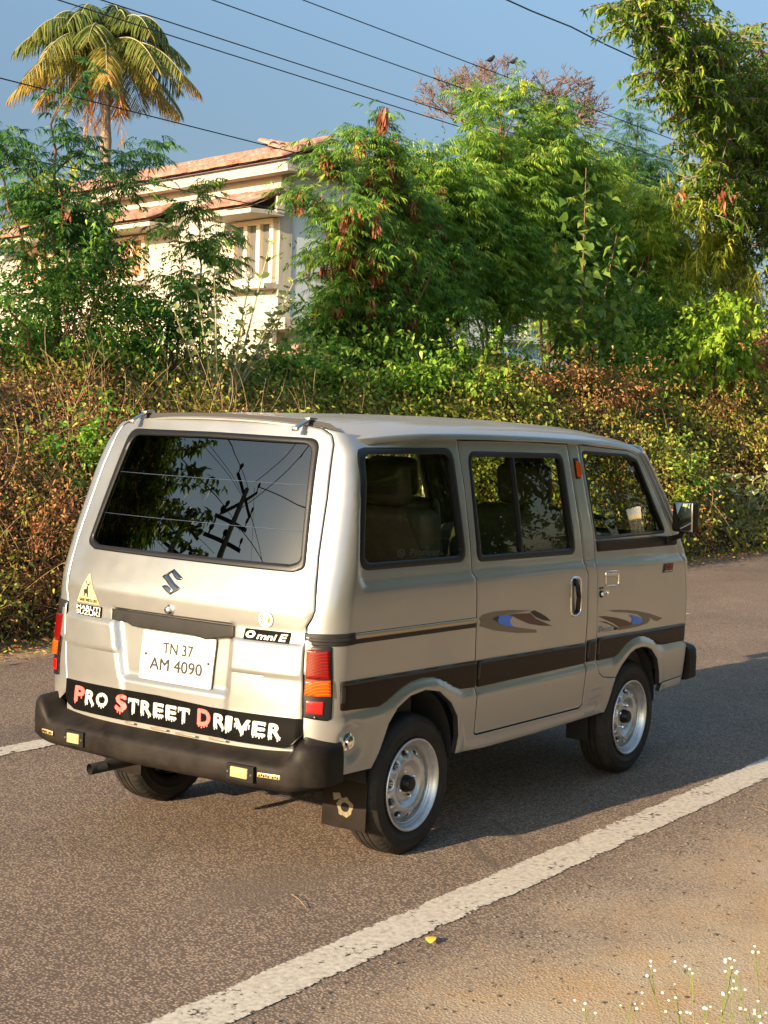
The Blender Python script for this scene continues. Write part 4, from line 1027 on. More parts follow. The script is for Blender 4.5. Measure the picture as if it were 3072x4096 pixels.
def paintline(name):
    m,N,L=nmat(name)
    o=N.new('ShaderNodeOutputMaterial');b=N.new('ShaderNodeBsdfPrincipled');t=N.new('ShaderNodeBsdfTransparent');mx=N.new('ShaderNodeMixShader')
    g=N.new('ShaderNodeNewGeometry')
    uv=N.new('ShaderNodeAttribute');uv.attribute_name='edge'
    n=N.new('ShaderNodeTexNoise');n.inputs['Scale'].default_value=48;n.inputs['Detail'].default_value=8;n.inputs['Roughness'].default_value=.72;L.new(g.outputs['Position'],n.inputs['Vector'])
    n2=N.new('ShaderNodeTexNoise');n2.inputs['Scale'].default_value=5;n2.inputs['Detail'].default_value=6;n2.inputs['Roughness'].default_value=.7;L.new(g.outputs['Position'],n2.inputs['Vector'])
    a=N.new('ShaderNodeMath');a.operation='ADD';L.new(n.outputs[0],a.inputs[0]);L.new(n2.outputs[0],a.inputs[1])
    e=N.new('ShaderNodeMath');e.operation='MULTIPLY';e.inputs[1].default_value=.24;L.new(uv.outputs['Fac'],e.inputs[0])
    s=N.new('ShaderNodeMath');s.operation='SUBTRACT';L.new(a.outputs[0],s.inputs[0]);L.new(e.outputs[0],s.inputs[1])
    r=N.new('ShaderNodeMapRange');r.inputs[1].default_value=.80;r.inputs[2].default_value=.86;L.new(s.outputs[0],r.inputs[0])
    L.new(r.outputs[0],mx.inputs[0]);L.new(t.outputs[0],mx.inputs[1]);L.new(b.outputs[0],mx.inputs[2]);L.new(mx.outputs[0],o.inputs[0])
    cr=N.new('ShaderNodeMix');cr.data_type='RGBA';cr.inputs[6].default_value=(.30,.255,.20,1);cr.inputs[7].default_value=(.50,.465,.395,1)
    r2=N.new('ShaderNodeMapRange');r2.inputs[1].default_value=.35;r2.inputs[2].default_value=.62;L.new(n.outputs[0],r2.inputs[0]);L.new(r2.outputs[0],cr.inputs[0]);L.new(cr.outputs[2],b.inputs['Base Color'])
    b.inputs['Roughness'].default_value=.75
    bp=N.new('ShaderNodeBump');bp.inputs['Strength'].default_value=.4;bp.inputs['Distance'].default_value=.004;L.new(n.outputs[0],bp.inputs['Height']);L.new(bp.outputs[0],b.inputs['Normal'])
    return m
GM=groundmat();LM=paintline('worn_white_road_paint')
tag(obj('ground',[(-300,-300,-.006),(600,-300,-.006),(600,600,-.006),(-300,600,-.006)],[(0,1,2,3)],pbr('dry_earth',(.20,.15,.10),.95,var=.3,vscale=.5),smooth=False),kind='structure')
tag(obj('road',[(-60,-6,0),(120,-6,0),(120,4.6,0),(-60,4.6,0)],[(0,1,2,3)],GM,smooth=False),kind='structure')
def strip(name,x0,x1,y0,y1):
    V=[];F=[];E=[];ys=[y0,y0+.018,y1-.018,y1];n=int((x1-x0)/.5)
    for i in range(n+1):
        x=x0+(x1-x0)*i/n
        for k,y in enumerate(ys): V.append((x,y,.004));E.append(1.0 if k in(0,3) else 0.0)
    for i in range(n):
        for k in range(3): a=i*4+k;F.append((a,a+4,a+5,a+1))
    o=obj(name,V,F,LM,smooth=False)
    at=o.data.attributes.new('edge','FLOAT','POINT');at.data.foreach_set('value',E);return o
tag(strip('road_edge_line',-8,60,-1.232,-1.048),kind='structure')
tag(strip('road_centre_line',-8,2.0,1.66,1.81),kind='structure');tag(strip('road_centre_line',5.4,8.52,1.66,1.81),kind='structure')
# ---- leaf, twig and tree builders -----------------------------------------------------------
def mesh_np(name,V,Q,mat,parent=None,tone=None,smooth=False):
    me=bpy.data.meshes.new(name);V=np.asarray(V,np.float32).reshape(-1,3);Q=np.asarray(Q,np.int32);k=Q.shape[1]
    me.vertices.add(len(V));me.vertices.foreach_set('co',V.ravel())
    me.loops.add(Q.size);me.loops.foreach_set('vertex_index',Q.ravel())
    me.polygons.add(len(Q));me.polygons.foreach_set('loop_start',np.arange(0,Q.size,k,dtype=np.int32));me.polygons.foreach_set('loop_total',np.full(len(Q),k,np.int32))
    if tone is not None:
        a=me.attributes.new('tone','FLOAT','POINT');a.data.foreach_set('value',np.asarray(tone,np.float32))
    me.materials.append(mat);me.update(calc_edges=True);me.validate()
    if smooth: me.polygons.foreach_set('use_smooth',[True]*len(me.polygons))
    o=bpy.data.objects.new(name,me);COL.objects.link(o)
    if parent: attach(o,parent)
    return o
def unit(a): return a/np.maximum(np.linalg.norm(a,axis=-1,keepdims=True),1e-9)
SH={'strip':([0,.35,.7,1],[.25,1,.8,.1]),'leaf':([0,.45,1],[.15,1,.02]),'heart':([0,.12,.40,.75,1],[.35,.95,1,.45,.02]),'oval':([0,.25,.6,.9,1],[.2,.85,1,.55,.08]),'pod':([0,.3,.7,1],[.3,1,1,.3])}
class Leaves:
    def __init__(s): s.V=[];s.Q=[];s.T=[];s.n=0
    def add(s,P,D,L,W,tone,shape='leaf',droop=.3,rng=None,flat=0.0,cup=.12):
        """P base points, D directions, L lengths, W widths"""
        P=np.asarray(P,float);N=len(P)
        if N==0:return
        D=unit(np.asarray(D,float));L=np.broadcast_to(L,(N,));W=np.broadcast_to(W,(N,));tone=np.broadcast_to(tone,(N,))
        sv,wv=SH[shape];rng=rng or np.random.default_rng(1)
        R=rng.normal(size=(N,3));R[:,2]*=(1-flat);
        side=np.cross(D,R) if flat<=0 else np.cross(D,np.array([0,0,1.0])+R*(1-flat)*.9)
        side=unit(side);nrm=np.cross(side,D)
        rows=len(sv);V=np.zeros((N,rows,2,3))
        for i,(a,w) in enumerate(zip(sv,wv)):
            c=P+D*(L*a)[:,None]+np.array([0,0,-1.0])*(L*droop*a*a)[:,None]
            V[:,i,0]=c+side*(W*w*.5)[:,None]+nrm*(W*w*cup)[:,None];V[:,i,1]=c-side*(W*w*.5)[:,None]+nrm*(W*w*cup)[:,None]
            if cup and 0<i<rows-1: pass
        base=s.n+np.arange(N)[:,None]*(rows*2);q=[]
        for i in range(rows-1): q.append(base+np.array([2*i,2*i+1,2*i+3,2*i+2]))
        s.V.append(V.reshape(-1,3));s.Q.append(np.stack(q,1).reshape(-1,4));s.T.append(np.repeat(tone,rows*2));s.n+=N*rows*2
    def build(s,name,mat,parent=None): return mesh_np(name,np.concatenate(s.V),np.concatenate(s.Q),mat,parent,np.concatenate(s.T))
class Twigs:
    def __init__(s): s.V=[];s.Q=[];s.n=0
    def add(s,P,R,k=5):
        P=np.asarray(P,float);R=np.broadcast_to(R,(len(P),));d=np.gradient(P,axis=0);d=unit(d)
        a=np.cross(d,[0.13,.31,.94]);a=unit(a);b=np.cross(d,a);n=len(P)
        t=np.arange(k)*2*math.pi/k
        V=P[:,None]+(a[:,None]*np.cos(t)[None,:,None]+b[:,None]*np.sin(t)[None,:,None])*R[:,None,None]
        i=np.arange(n-1)[:,None]*k+s.n;j=np.arange(k)[None];Q=np.stack([i+j,i+(j+1)%k,i+k+(j+1)%k,i+k+j],-1).reshape(-1,4)
        s.V.append(V.reshape(-1,3));s.Q.append(Q);s.n+=n*k
    def build(s,name,mat,parent=None): return mesh_np(name,np.concatenate(s.V),np.concatenate(s.Q),mat,parent,smooth=True)
def wob(rng,p0,p1,n=8,amp=.05):
    t=np.linspace(0,1,n)[:,None];P=p0*(1-t)+p1*t;w=np.cumsum(rng.normal(size=(n,3)),0)*amp/math.sqrt(n);w-=w[0];w*=np.sin(t*math.pi*.5)
    return P+w
def bezier(p0,p1,p2,n=8):
    t=np.linspace(0,1,n)[:,None];return p0*(1-t)**2+2*p1*t*(1-t)+p2*t*t
def fronds(lv,P,D,rng,rl=.20,pairs=6,pl=.085,pw=.017,tone=.5,tv=.22,droop=.5):
    """feathery bipinnate leaves: drooping rows of narrow strips along an arching midrib"""
    P=np.asarray(P);D=unit(np.asarray(D));N=len(P);side=unit(np.cross(D,[0,0,1.0])+rng.normal(size=(N,3))*.15)
    tn=np.clip(tone+rng.normal(size=N)*tv,0,1);rL=rl*rng.uniform(.7,1.25,N)
    for i in range(pairs):
        a=.2+.8*(i+.5)/pairs;c=P+D*(rL*a)[:,None]+np.array([0,0,-1])*(rL*.55*a*a)[:,None]
        f=D*(.55+.5*a)+np.array([0,0,-.25-.5*a])
        for s in(-1,1):
            d=unit(f+side*s*(1.0-.45*a)+rng.normal(size=(N,3))*.16)
            lv.add(c,d,pl*rng.uniform(.75,1.2,N)*(1.05-.35*abs(a-.5)),pw*rng.uniform(.7,1.2,N),np.clip(tn+rng.normal(size=N)*.07,0,1),'strip',droop,rng,.5)
def leucaena(name,label,cat,base,stems,nbr,brl,nf,seed,mat='leuc',tone=.5,pods=0,podtone=.5,group=None,rl=.20,gp=0,lean=0.0,lowest=.3,trunk='bark',dens=1.0):
    nbr=int(nbr*1.5);nf=int(nf*3.6*dens);rl*=1.0
    rng=np.random.default_rng(seed);root=empty(name,base);tag(root,label,cat,group);tw=Twigs();lv=Leaves();pd=Leaves();FP=[];FD=[];base=np.array(base,float)
    for top,r in stems:
        top=np.array(top,float);mid=base+(top-base)*.5+np.array([rng.normal()*.08,0,0]);S_=bezier(base+rng.normal(size=3)*[.06,.06,0],mid,top,14)+rng.normal(size=(14,3))*.014
        tw.add(S_,np.linspace(r,r*.22,14),6)
        for b in range(nbr):
            t=lowest+(1-lowest)*(b+rng.uniform(0,1))/nbr;k=int(t*13);p=S_[min(k,12)]
            az=rng.uniform(0,2*math.pi);el=rng.uniform(.25,1.15);l=brl*(1.05-.40*t)*rng.uniform(.6,1.25)
            d=np.array([math.cos(az)*math.cos(el),math.sin(az)*math.cos(el),math.sin(el)]);q=p+d*l;m=(p+q)/2+np.array([0,0,.12*l])
            B=bezier(p,m,q,7);tw.add(B,np.linspace(r*.32,r*.09,7),4)
            nn=max(3,int(nf/nbr/len(stems)))
            u=rng.uniform(.15,1,nn)**.8;idx=u*6;i0=np.minimum(idx.astype(int),5);fr=(idx-i0)[:,None];pp=B[i0]*(1-fr)+B[i0+1]*fr
            aa=rng.uniform(0,2*math.pi,nn);dd=np.stack([np.cos(aa),np.sin(aa),rng.uniform(-.1,.7,nn)],1)+d*.5
            FP.append(pp+dd*.02+rng.normal(size=(nn,3))*[.09,.09,.07]*(brl/.7));FD.append(dd)
            for _q in range(2 if pods>.5 else 1):
              if pods and rng.uniform()<pods*(.4+.6*t):
                n2=rng.integers(9,20);c=B[rng.integers(3,7)]+[-.03,-.08,0];a2=rng.uniform(0,6.28,n2);pdv=np.stack([np.cos(a2)*.3,np.sin(a2)*.3,-np.ones(n2)],1)
                pd.add(np.repeat(c[None],n2,0)+rng.normal(size=(n2,3))*.025,pdv,rng.uniform(.12,.19,n2),.021,np.clip(podtone+rng.normal(size=n2)*.25,0,1),'pod',.05,rng)
        nn=14;aa=rng.uniform(0,6.28,nn);FP.append(np.repeat(top[None],nn,0)-np.array([0,0,1])*rng.uniform(0,.35,nn)[:,None]);FD.append(np.stack([np.cos(aa),np.sin(aa),rng.uniform(.1,.9,nn)],1))
    FP=np.concatenate(FP);FD=np.concatenate(FD);fronds(lv,FP,FD,rng,rl,pairs=7,pl=.42*rl,pw=.0125,tone=tone)
    tw.build('trunk',M[trunk],root);lv.build('crown',M[mat],root)
    if pd.V: pd.build('seed_pods',M['podgreen' if gp else 'pod'],root)
    return root
def clumps(rng,c,rad,n,k):
    """n points spread over k lumpy clusters inside an ellipsoid"""
    c=np.array(c);rad=np.array(rad);u=unit(rng.normal(size=(k,3)))*rng.uniform(.35,1,(k,1))**.5;cc=c+u*rad*.85;i=rng.integers(0,k,n)
    s=rng.uniform(.18,.36,k)[i][:,None]*rad;d=unit(rng.normal(size=(n,3)))*rng.uniform(0,1,(n,1))**.4
    return cc[i]+d*s,unit(cc[i]+d*s-c),i
def bush(name,label,cat,c,rad,n,k,mat,L,W,shape,seed,base=None,tone=.5,tv=.2,droop=.35,nst=9,trunk='bark',r0=.02,group=None,flat=.3,ctone=.2,outer=.6):
    rng=np.random.default_rng(seed);base=base or (c[0],c[1],0);root=empty(name,base);tag(root,label,cat,group);tw=Twigs();lv=Leaves()
    P,D,i=clumps(rng,c,rad,n,k);m_=rng.uniform(size=n)<.26;sh=rng.integers(0,90,n);so=unit(rng.normal(size=(90,3))+[0,0,.5]);P=np.where(m_[:,None],np.array(c)+so[sh]*np.array(rad)*rng.uniform(.7,1.75,(n,1))+rng.normal(size=(n,3))*.022,P);ct=rng.normal(size=k)*ctone
    D=D*outer+rng.normal(size=D.shape)*.6
    lv.add(P,D,L*rng.uniform(.65,1.25,n),W*rng.uniform(.7,1.2,n),np.clip(tone+ct[i]+rng.normal(size=n)*tv,0,1),shape,droop,rng,flat)
    b=np.array(base,float)
    for j in range(nst):
        q=P[rng.integers(0,n)];m=b+(q-b)*.5+np.array([0,0,.25*abs(q[2]-b[2])]);B=bezier(b+rng.normal(size=3)*[.08,.08,0],m,q,9)+rng.normal(size=(9,3))*.02;tw.add(B,np.linspace(r0,r0*.25,9),5)
        for _ in range(3):
            q2=P[rng.integers(0,n)]
            if np.linalg.norm(q2-q)<max(rad)*1.0: tw.add(bezier(B[5],(B[5]+q2)/2,q2,6),np.linspace(r0*.4,r0*.12,6),4)
    tw.build('stems',M[trunk],root);lv.build('foliage',M[mat],root);return root
# ---- the creeper bank along the far side ----------------------------------------------------
def vnoise(x,y,s,seed=0):
    rng=np.random.default_rng(seed);v=0;a=1.0;tot=0
    for o in range(4):
        ph=rng.uniform(0,6.28,6);k=rng.uniform(.6,1.4,6)*s*(1.9**o)
        v=v+a*(np.sin(x*k[0]+ph[0]+1.3*np.sin(y*k[1]+ph[1]))*np.sin(y*k[2]+ph[2]+1.1*np.sin(x*k[3]+ph[3])));tot+=a;a*=.6
    return v/tot
def bankh(x): return np.interp(x,[-4,2,5,8.5,12.5,16,20,26,34],[1.5,1.70,1.82,1.86,1.98,2.0,2.4,2.8,3.1])
def banksurf(x,v):
    """v 0..1 runs from the foot of the bank up its face and back over the top"""
    h=bankh(x);y0=4.02+.22*vnoise(x,x*0,1.1,3)-.012*np.maximum(0,x-4)
    t=np.clip(v/.62,0,1);z=h*np.sin(t*math.pi/2)**.95;y=y0+.9*t+1.15*(1-np.cos(t*math.pi/2));w=np.clip((v-.62)/.38,0,1);y=y+w*2.6;z=z+w*.10
    k=vnoise(x,z*1.3+y,2.0,5);k2=vnoise(x,z*1.6,.9,8)
    y=y-.46*k*np.sin(np.clip(v,0,1)*math.pi)**.5-.20*k2+.25*v*(k2>9);z=z+(.26*k+.20*vnoise(x,y,3.7,17)+.12*vnoise(x,y*2,8,19))*v
    return y,z
rng=np.random.default_rng(11)
nx,nv=260,40;X,Vv=np.meshgrid(np.linspace(-5,34,nx),np.linspace(0,1,nv),indexing='ij');Y,Z=banksurf(X,Vv)
Vb=np.stack([X,Y+.10,Z-.06],-1).reshape(-1,3);i=np.arange(nx-1)[:,None]*nv+np.arange(nv-1)[None];i=i.ravel();Q=np.stack([i,i+nv,i+nv+1,i+1],1)
tag(mesh_np('bank',Vb,Q,pbr('brown_soil_and_stems',(.055,.040,.020),.95,var=.6,vscale=9),smooth=True),kind='structure')
def thicket(N,seed,Ls,dense=1):
    rng=np.random.default_rng(seed);x=np.concatenate([rng.uniform(1.3,11,int(N*.62)),rng.uniform(11,27,N-int(N*.62))]);v=rng.uniform(0,1,N)**1.0*.93
    y,z=banksurf(x,v);e=rng.normal(size=(N,3))*[.07,.11,.09]*(1+1.2*(rng.uniform(size=(N,1))<.15));P=np.stack([x,y-.02,z+.02],1)+e;P[:,2]=np.maximum(P[:,2],.02)
    # dry, brown ground to the left and in drifts; green drifts elsewhere
    zz=z/bankh(x);d=vnoise(x,z*1.7,1.5,21)+.55*vnoise(x,z*2,4.5,22)
    dry=.28+.95*d+np.interp(x,[2,4.5,6.5,9,12,15,20],[.75,.60,.25,-.12,.22,.12,.30])-.55*np.clip((zz-.72)/.25,0,1)*np.interp(x,[3,7],[1,.6])
    dry=dry-.35*np.exp(-((x-7.8)/1.6)**2)*np.clip(zz,0,1)
    isdry=rng.uniform(size=N)<np.clip(dry,.04,.90)
    t=np.where(isdry,rng.uniform(.0,.42,N),np.clip(.62+.20*vnoise(x,z*2,3,31)+rng.normal(size=N)*.15,.44,1))
    D=np.stack([rng.normal(size=N),-np.abs(rng.normal(size=N))*.6-.05,rng.normal(size=N)*.7],1)
    sc=np.interp(x,[3,12,25],[.8,1.1,1.6])
    return P,D,t,isdry,sc,rng
P,D,t,dr,sc,rg_=thicket(340000,41,.04)
lv=Leaves();a=~dr;n=a.sum();lv.add(P[a],D[a],.038*sc[a]*rg_.uniform(.6,1.5,n),.027*sc[a]*rg_.uniform(.6,1.3,n),t[a],'heart',.3,rg_,.0)
a=dr;n=a.sum();lv.add(P[a],D[a]+rg_.normal(size=(n,3))*.8,.030*sc[a]*rg_.uniform(.5,1.3,n),.017*sc[a]*rg_.uniform(.5,1.3,n),t[a],'leaf',.2,rg_)
tag(lv.build('creeper_leaves',M['thick']),'tangled green and dry brown creeper leaves covering the bank beside the road','creeper',kind='stuff')
# dry stems wandering through the creepers
tw=Twigs();rng=np.random.default_rng(5)
for k in range(5200):
    x=rng.uniform(1.5,22) if k%3==0 else rng.uniform(1.5,7.5);v=rng.uniform(.02,.8);y,z=banksurf(np.array([x]),np.array([v]));l=rng.uniform(.12,.7)
    p=np.array([x,y[0]-.05,z[0]+.02]);a=rng.normal(size=3)*[1,.25,.7];a/=np.linalg.norm(a);q=p+a*l;m=(p+q)/2+rng.normal(size=3)*.12*l+np.array([0,-.05,.08*l])
    q[2]=max(.02,q[2]);tw.add(bezier(p,m,q,6),np.linspace(.0042,.002,6)*rng.uniform(.6,1.3),3)
tag(tw.build('dry_creeper_stems',M['drystem']),'thin dry brown stems straggling through the creepers','dry stems',kind='stuff')
# small weeds and litter along the foot
lv=Leaves();N=9000;x=rng.uniform(0,26,N);y=4.02-.012*np.maximum(0,x-4)-rng.uniform(0,1,N)**2.2*.42+.1*vnoise(x,x*0,2,4);z=rng.uniform(0,.05,N)
lv.add(np.stack([x,y,z],1),np.stack([rng.normal(size=N),rng.normal(size=N),np.abs(rng.normal(size=N))*.6],1),rng.uniform(.015,.05,N),rng.uniform(.008,.02,N),np.where(rng.uniform(size=N)<.7,rng.uniform(.05,.4,N),rng.uniform(.5,1,N)),'leaf',.1,rng)
tag(lv.build('leaf_litter',M['thick']),'scattered dry leaves and small weeds along the far edge of the road','leaf litter',kind='stuff')
# ---- trees and shrubs ------------------------------------------------------------------------
LG='feathery-leaved trees rising behind the creepers'
leucaena('feathery_tree','slender feathery tree at the left edge in front of the palm trunk, forked reddish stem','tree',(5.55,6.2,1.6),
    [((5.25,6.2,4.15),.032),((4.55,6.3,3.95),.022),((6.15,6.2,3.85),.02),((5.75,6.0,3.6),.018),((4.9,6.0,3.5),.018)],7,.62,420,101,'leucdark',.45,.05,group=LG,lowest=.4,rl=.17,dens=.8)
leucaena('feathery_sapling','thin drooping feathery sapling in front of the cream house wall','tree',(6.90,6.0,1.6),[((6.85,6.0,3.75),.018),((7.15,6.0,3.3),.012),((6.6,6.0,3.2),.012)],6,.36,150,102,'leuc',.42,0,group=LG,lowest=.45,rl=.15,dens=.9)
leucaena('feathery_tree','feathery tree hung with clusters of red-brown pods, right of the cream house wall','tree',(9.65,6.05,1.5),
    [((9.60,6.0,4.65),.040),((9.0,6.0,4.35),.026),((10.2,6.1,4.55),.028),((8.6,5.9,3.75),.022),((10.6,6.2,4.0),.024),((9.35,5.8,3.5),.02)],10,.70,1150,103,'leuc',.48,1.0,.4,group=LG,rl=.18,lowest=.25)
leucaena('feathery_tree','tallest bright green feathery tree at the centre, in front of the bare tree','tree',(13.9,7.0,1.5),
    [((13.8,7.0,5.85),.040),((13.2,7.0,5.2),.030),((12.8,7.0,4.6),.026),((14.6,7.0,5.4),.03),((14.1,6.8,4.9),.026),((13.4,6.7,4.1),.024)],11,.92,1650,104,'leuc',.56,.10,.5,group=LG,rl=.21,lowest=.42,gp=1)
leucaena('feathery_tree','green feathery tree with hanging yellow-green pods, between the tallest tree and the heart-leaved tree','tree',(16.0,7.3,1.5),
    [((15.9,7.3,6.15),.036),((15.3,7.3,5.5),.03),((16.5,7.3,5.6),.03),((16.9,7.2,4.9),.026),((15.3,7.0,4.5),.024)],10,.85,1500,105,'leuc',.52,.25,.6,group=LG,rl=.22,lowest=.42,gp=1)
leucaena('feathery_tree','dark blue-green feathery treetop against the sky, just left of the overhanging branches','tree',(21.8,9.0,1.0),
    [((21.9,9.0,7.1),.05),((21.2,9.0,6.2),.035),((22.6,9.0,6.3),.035),((20.7,8.9,5.6),.03)],10,1.1,900,106,'leucdark',.40,0,group=LG,rl=.26,lowest=.35)
leucaena('feathery_tree','pale yellow-green feathery tree low at the right, under the overhanging branches','tree',(19.2,7.4,1.2),
    [((18.8,7.3,5.1),.04),((19.6,7.4,4.9),.03),((20.4,7.5,4.7),.03),((18.2,7.2,4.3),.026)],10,.95,1300,107,'leuc',.80,.10,group=LG,rl=.23,lowest=.2)
leucaena('feathery_tree','olive-green feathery tree filling the gap between the pod-bearing tree and the tallest tree','tree',(11.6,6.6,1.4),
    [((11.5,6.6,4.5),.034),((11.0,6.5,4.0),.026),((12.1,6.7,4.7),.03),((11.3,6.4,3.4),.022)],10,.80,950,108,'leuc',.50,.30,.4,group=LG,rl=.20,lowest=.35)
leucaena('feathery_tree','yellowish feathery tree behind the heart-leaved tree, left of the overhanging branches','tree',(18.3,8.0,1.2),
    [((18.0,8.0,5.9),.036),((17.4,7.9,5.2),.03),((18.9,8.0,5.6),.03),((18.4,7.8,4.6),.026)],10,1.0,1100,109,'leuc',.70,.12,.5,group=LG,rl=.23,lowest=.35,gp=1)
bush('leafy_shrub','dense rounded green shrub at the far left beneath the feathery tree','shrub',(4.95,5.65,2.25),(1.15,.45,.62),14000,46,'bush',.048,.024,'leaf',201,tone=.45,base=(4.95,5.7,1.2),ctone=.18)
bush('leafy_shrub','small deep green shrub with fine leaves left of the milkweed, in front of the house','shrub',(6.15,5.7,2.25),(.42,.32,.42),3800,18,'bush',.040,.020,'leaf',202,tone=.35,base=(6.15,5.8,1.2))
bush('leafy_shrub','low green leafy shrub between the milkweed and the pod-bearing tree','shrub',(8.0,5.6,1.85),(1.0,.4,.32),7000,30,'bush',.055,.03,'heart',203,tone=.6,base=(8.0,5.6,1.2))
bush('leafy_shrub','green undergrowth below the tallest feathery tree','shrub',(12.2,6.2,2.05),(1.7,.5,.42),4500,30,'bush',.065,.032,'leaf',204,tone=.42,base=(12.2,6.2,1.2))
bush('leafy_shrub','shaded green shrub low behind the heart-leaved tree','shrub',(17.4,6.6,2.7),(1.5,.6,.8),7000,40,'bush',.075,.036,'leaf',205,tone=.40,base=(16.6,6.6,1.2))
bush('leafy_shrub','yellow-green willowy shrub at the right edge under the overhanging tree','shrub',(20.6,6.9,3.7),(1.9,.7,1.35),20000,60,'yelleaf',.15,.026,'leaf',206,tone=.5,base=(20.6,7.0,1.2),droop=.7,ctone=.12)
bush('leafy_shrub','mid-green shrub filling in below the pod-bearing tree','shrub',(9.9,6.1,2.6),(1.2,.5,.75),9000,36,'bush',.055,.028,'leaf',220,tone=.5,base=(9.9,6.1,1.2))
bush('leafy_shrub','leafy shrub rising on the left side of the tallest feathery tree','shrub',(12.2,6.9,3.5),(.9,.5,.9),9000,34,'leuc',.09,.022,'leaf',221,tone=.6,base=(12.2,6.9,1.2),droop=.6)
bush('leafy_shrub','broad green shrub on the bank below the overhanging tree, left of the vine','shrub',(15.6,5.7,2.15),(1.3,.5,.45),7000,26,'bush',.060,.038,'heart',222,tone=.70,base=(15.4,5.7,1.2),tv=.1,ctone=.08)
bush('leafy_shrub','low sprawling green shrub on top of the bank behind the van roof','shrub',(10.6,5.35,1.95),(2.0,.5,.42),9000,26,'bush',.060,.036,'heart',223,tone=.66,base=(10.6,5.3,1.2),tv=.1,ctone=.08)
bush('leafy_shrub','russet dry shrub on top of the bank right of centre','shrub',(13.0,5.0,1.95),(1.6,.45,.35),6000,44,'thick',.045,.024,'leaf',224,tone=.22,base=(13.0,5.0,1.2),tv=.12,ctone=.1)
bush('leafy_shrub','dry brown shrub on top of the bank at the far right','shrub',(19.0,5.1,2.45),(1.8,.5,.5),9000,44,'thick',.055,.03,'leaf',225,tone=.20,base=(19.0,5.1,1.2),tv=.12,ctone=.1)
bush('bank_weed','brown dry weed clump low on the bank at the left edge','weed',(3.35,4.25,.62),(.42,.25,.45),3200,16,'thick',.032,.016,'leaf',240,tone=.18,base=(3.35,4.4,0),tv=.12,trunk='drystem',r0=.006)
bush('bank_weed','green leafy weed clump halfway up the bank, left of the van','weed',(4.15,4.6,1.15),(.40,.28,.36),2600,14,'bush',.045,.026,'heart',241,tone=.6,base=(4.15,4.8,.5),trunk='drystem',r0=.006)
bush('bank_weed','green weed clump on the bank just right of the wing mirror','weed',(13.6,4.15,.75),(.55,.3,.5),3200,14,'bush',.055,.032,'heart',242,tone=.62,base=(13.6,4.3,0),trunk='drystem',r0=.007)
bush('bank_weed','russet dry weed clump on the upper bank at the right edge','weed',(16.4,4.75,1.55),(.8,.35,.5),4200,18,'thick',.045,.024,'leaf',243,tone=.2,base=(16.4,4.9,.6),tv=.12,trunk='drystem',r0=.007)
bush('climbing_vine','bright lime-green heart-leaved vine draped over the bank at the right','vine',(16.9,5.05,2.65),(1.0,.30,.50),5200,26,'vine',.075,.062,'heart',207,tone=.5,base=(16.9,5.3,1.5),droop=.8,flat=.0,trunk='palebark',r0=.008)
# heart-leaved tree with two slender red stems
rng=np.random.default_rng(77);root=empty('heart_leaved_tree',(13.55,5.55,1.3));tag(root,'slender tree with large heart-shaped leaves on thin red stems, right of centre','tree');tw=Twigs();lv=Leaves()
for top,r,nl in (((13.45,5.5,4.75),.022,120),((14.5,5.55,4.15),.018,110),((12.75,5.5,3.75),.016,100),((13.0,5.4,2.9),.016,130),((14.3,5.45,3.1),.014,130),((15.2,5.5,3.8),.014,80)):
    b=np.array([13.55,5.55,1.3]);t_=np.array(top);S_=bezier(b,(b+t_)/2+np.array([.05,0,.15]),t_,14);tw.add(S_,np.linspace(r,r*.25,14),5)
    u=rng.uniform(.35,1,nl);k=(u*12.99).astype(int);p=S_[k]+rng.normal(size=(nl,3))*[.17,.12,.12];a=rng.uniform(0,6.28,nl);lv.add(p,np.stack([np.cos(a),np.sin(a)-.4,rng.uniform(-.6,.3,nl)],1),rng.uniform(.08,.15,nl),rng.uniform(.075,.13,nl),np.clip(rng.normal(.5,.25,nl),0,1),'heart',.5,rng,.2)
tw.build('trunk',M['bark'],root);lv.build('crown',M['heart'],root)
# milkweeds: thick pale stems, grey-green oval leaves in pairs, pale flower heads
def milkweed(label,base,tips,seed,ls=.13,group='milkweed shrubs'):
    rng=np.random.default_rng(seed);root=empty('milkweed_shrub',base);tag(root,label,'shrub',group);tw=Twigs();lv=Leaves();fl=Leaves();b=np.array(base,float)
    for t_ in tips:
        t_=np.array(t_,float);S_=bezier(b+rng.normal(size=3)*[.05,.05,0],(b+t_)/2+np.array([0,0,-.12]),t_,12);tw.add(S_,np.linspace(.014,.006,12),6)
        for k in range(4,12):
            for s in (0,math.pi):
                a=s+k*1.57+rng.normal()*.3;d=np.array([[math.cos(a),math.sin(a),.9]]);lv.add(S_[k][None],d,ls*rng.uniform(.7,1.2),ls*.55*rng.uniform(.8,1.1),np.clip(rng.normal(.5,.25),0,1),'oval',.2,rng,.3)
        n=16;a=rng.uniform(0,6.28,n);fl.add(np.repeat(S_[-1][None],n,0)+rng.normal(size=(n,3))*.018+np.array([0,0,.02]),np.stack([np.cos(a),np.sin(a),rng.uniform(.2,1.2,n)],1),.028,.020,rng.uniform(0,1,n),'oval',.1,rng)
    tw.build('stems',M['palebark'],root);lv.build('foliage',M['calo'],root);fl.build('flower_heads',M['petal'],root);return root
rng=np.random.default_rng(8)
milkweed('tall pale milkweed with grey-green oval leaves in front of the house window',(6.25,5.15,1.55),[(6.85+.1,5.2,3.12),(6.55,5.1,2.75),(6.2,5.2,2.78),(5.85,5.1,2.72),(7.1,5.1,2.60),(6.75,5.0,2.45),(6.0,5.0,2.5),(7.3,5.2,2.8),(5.7,5.2,2.45),(6.4,5.0,2.45)],301,.10)
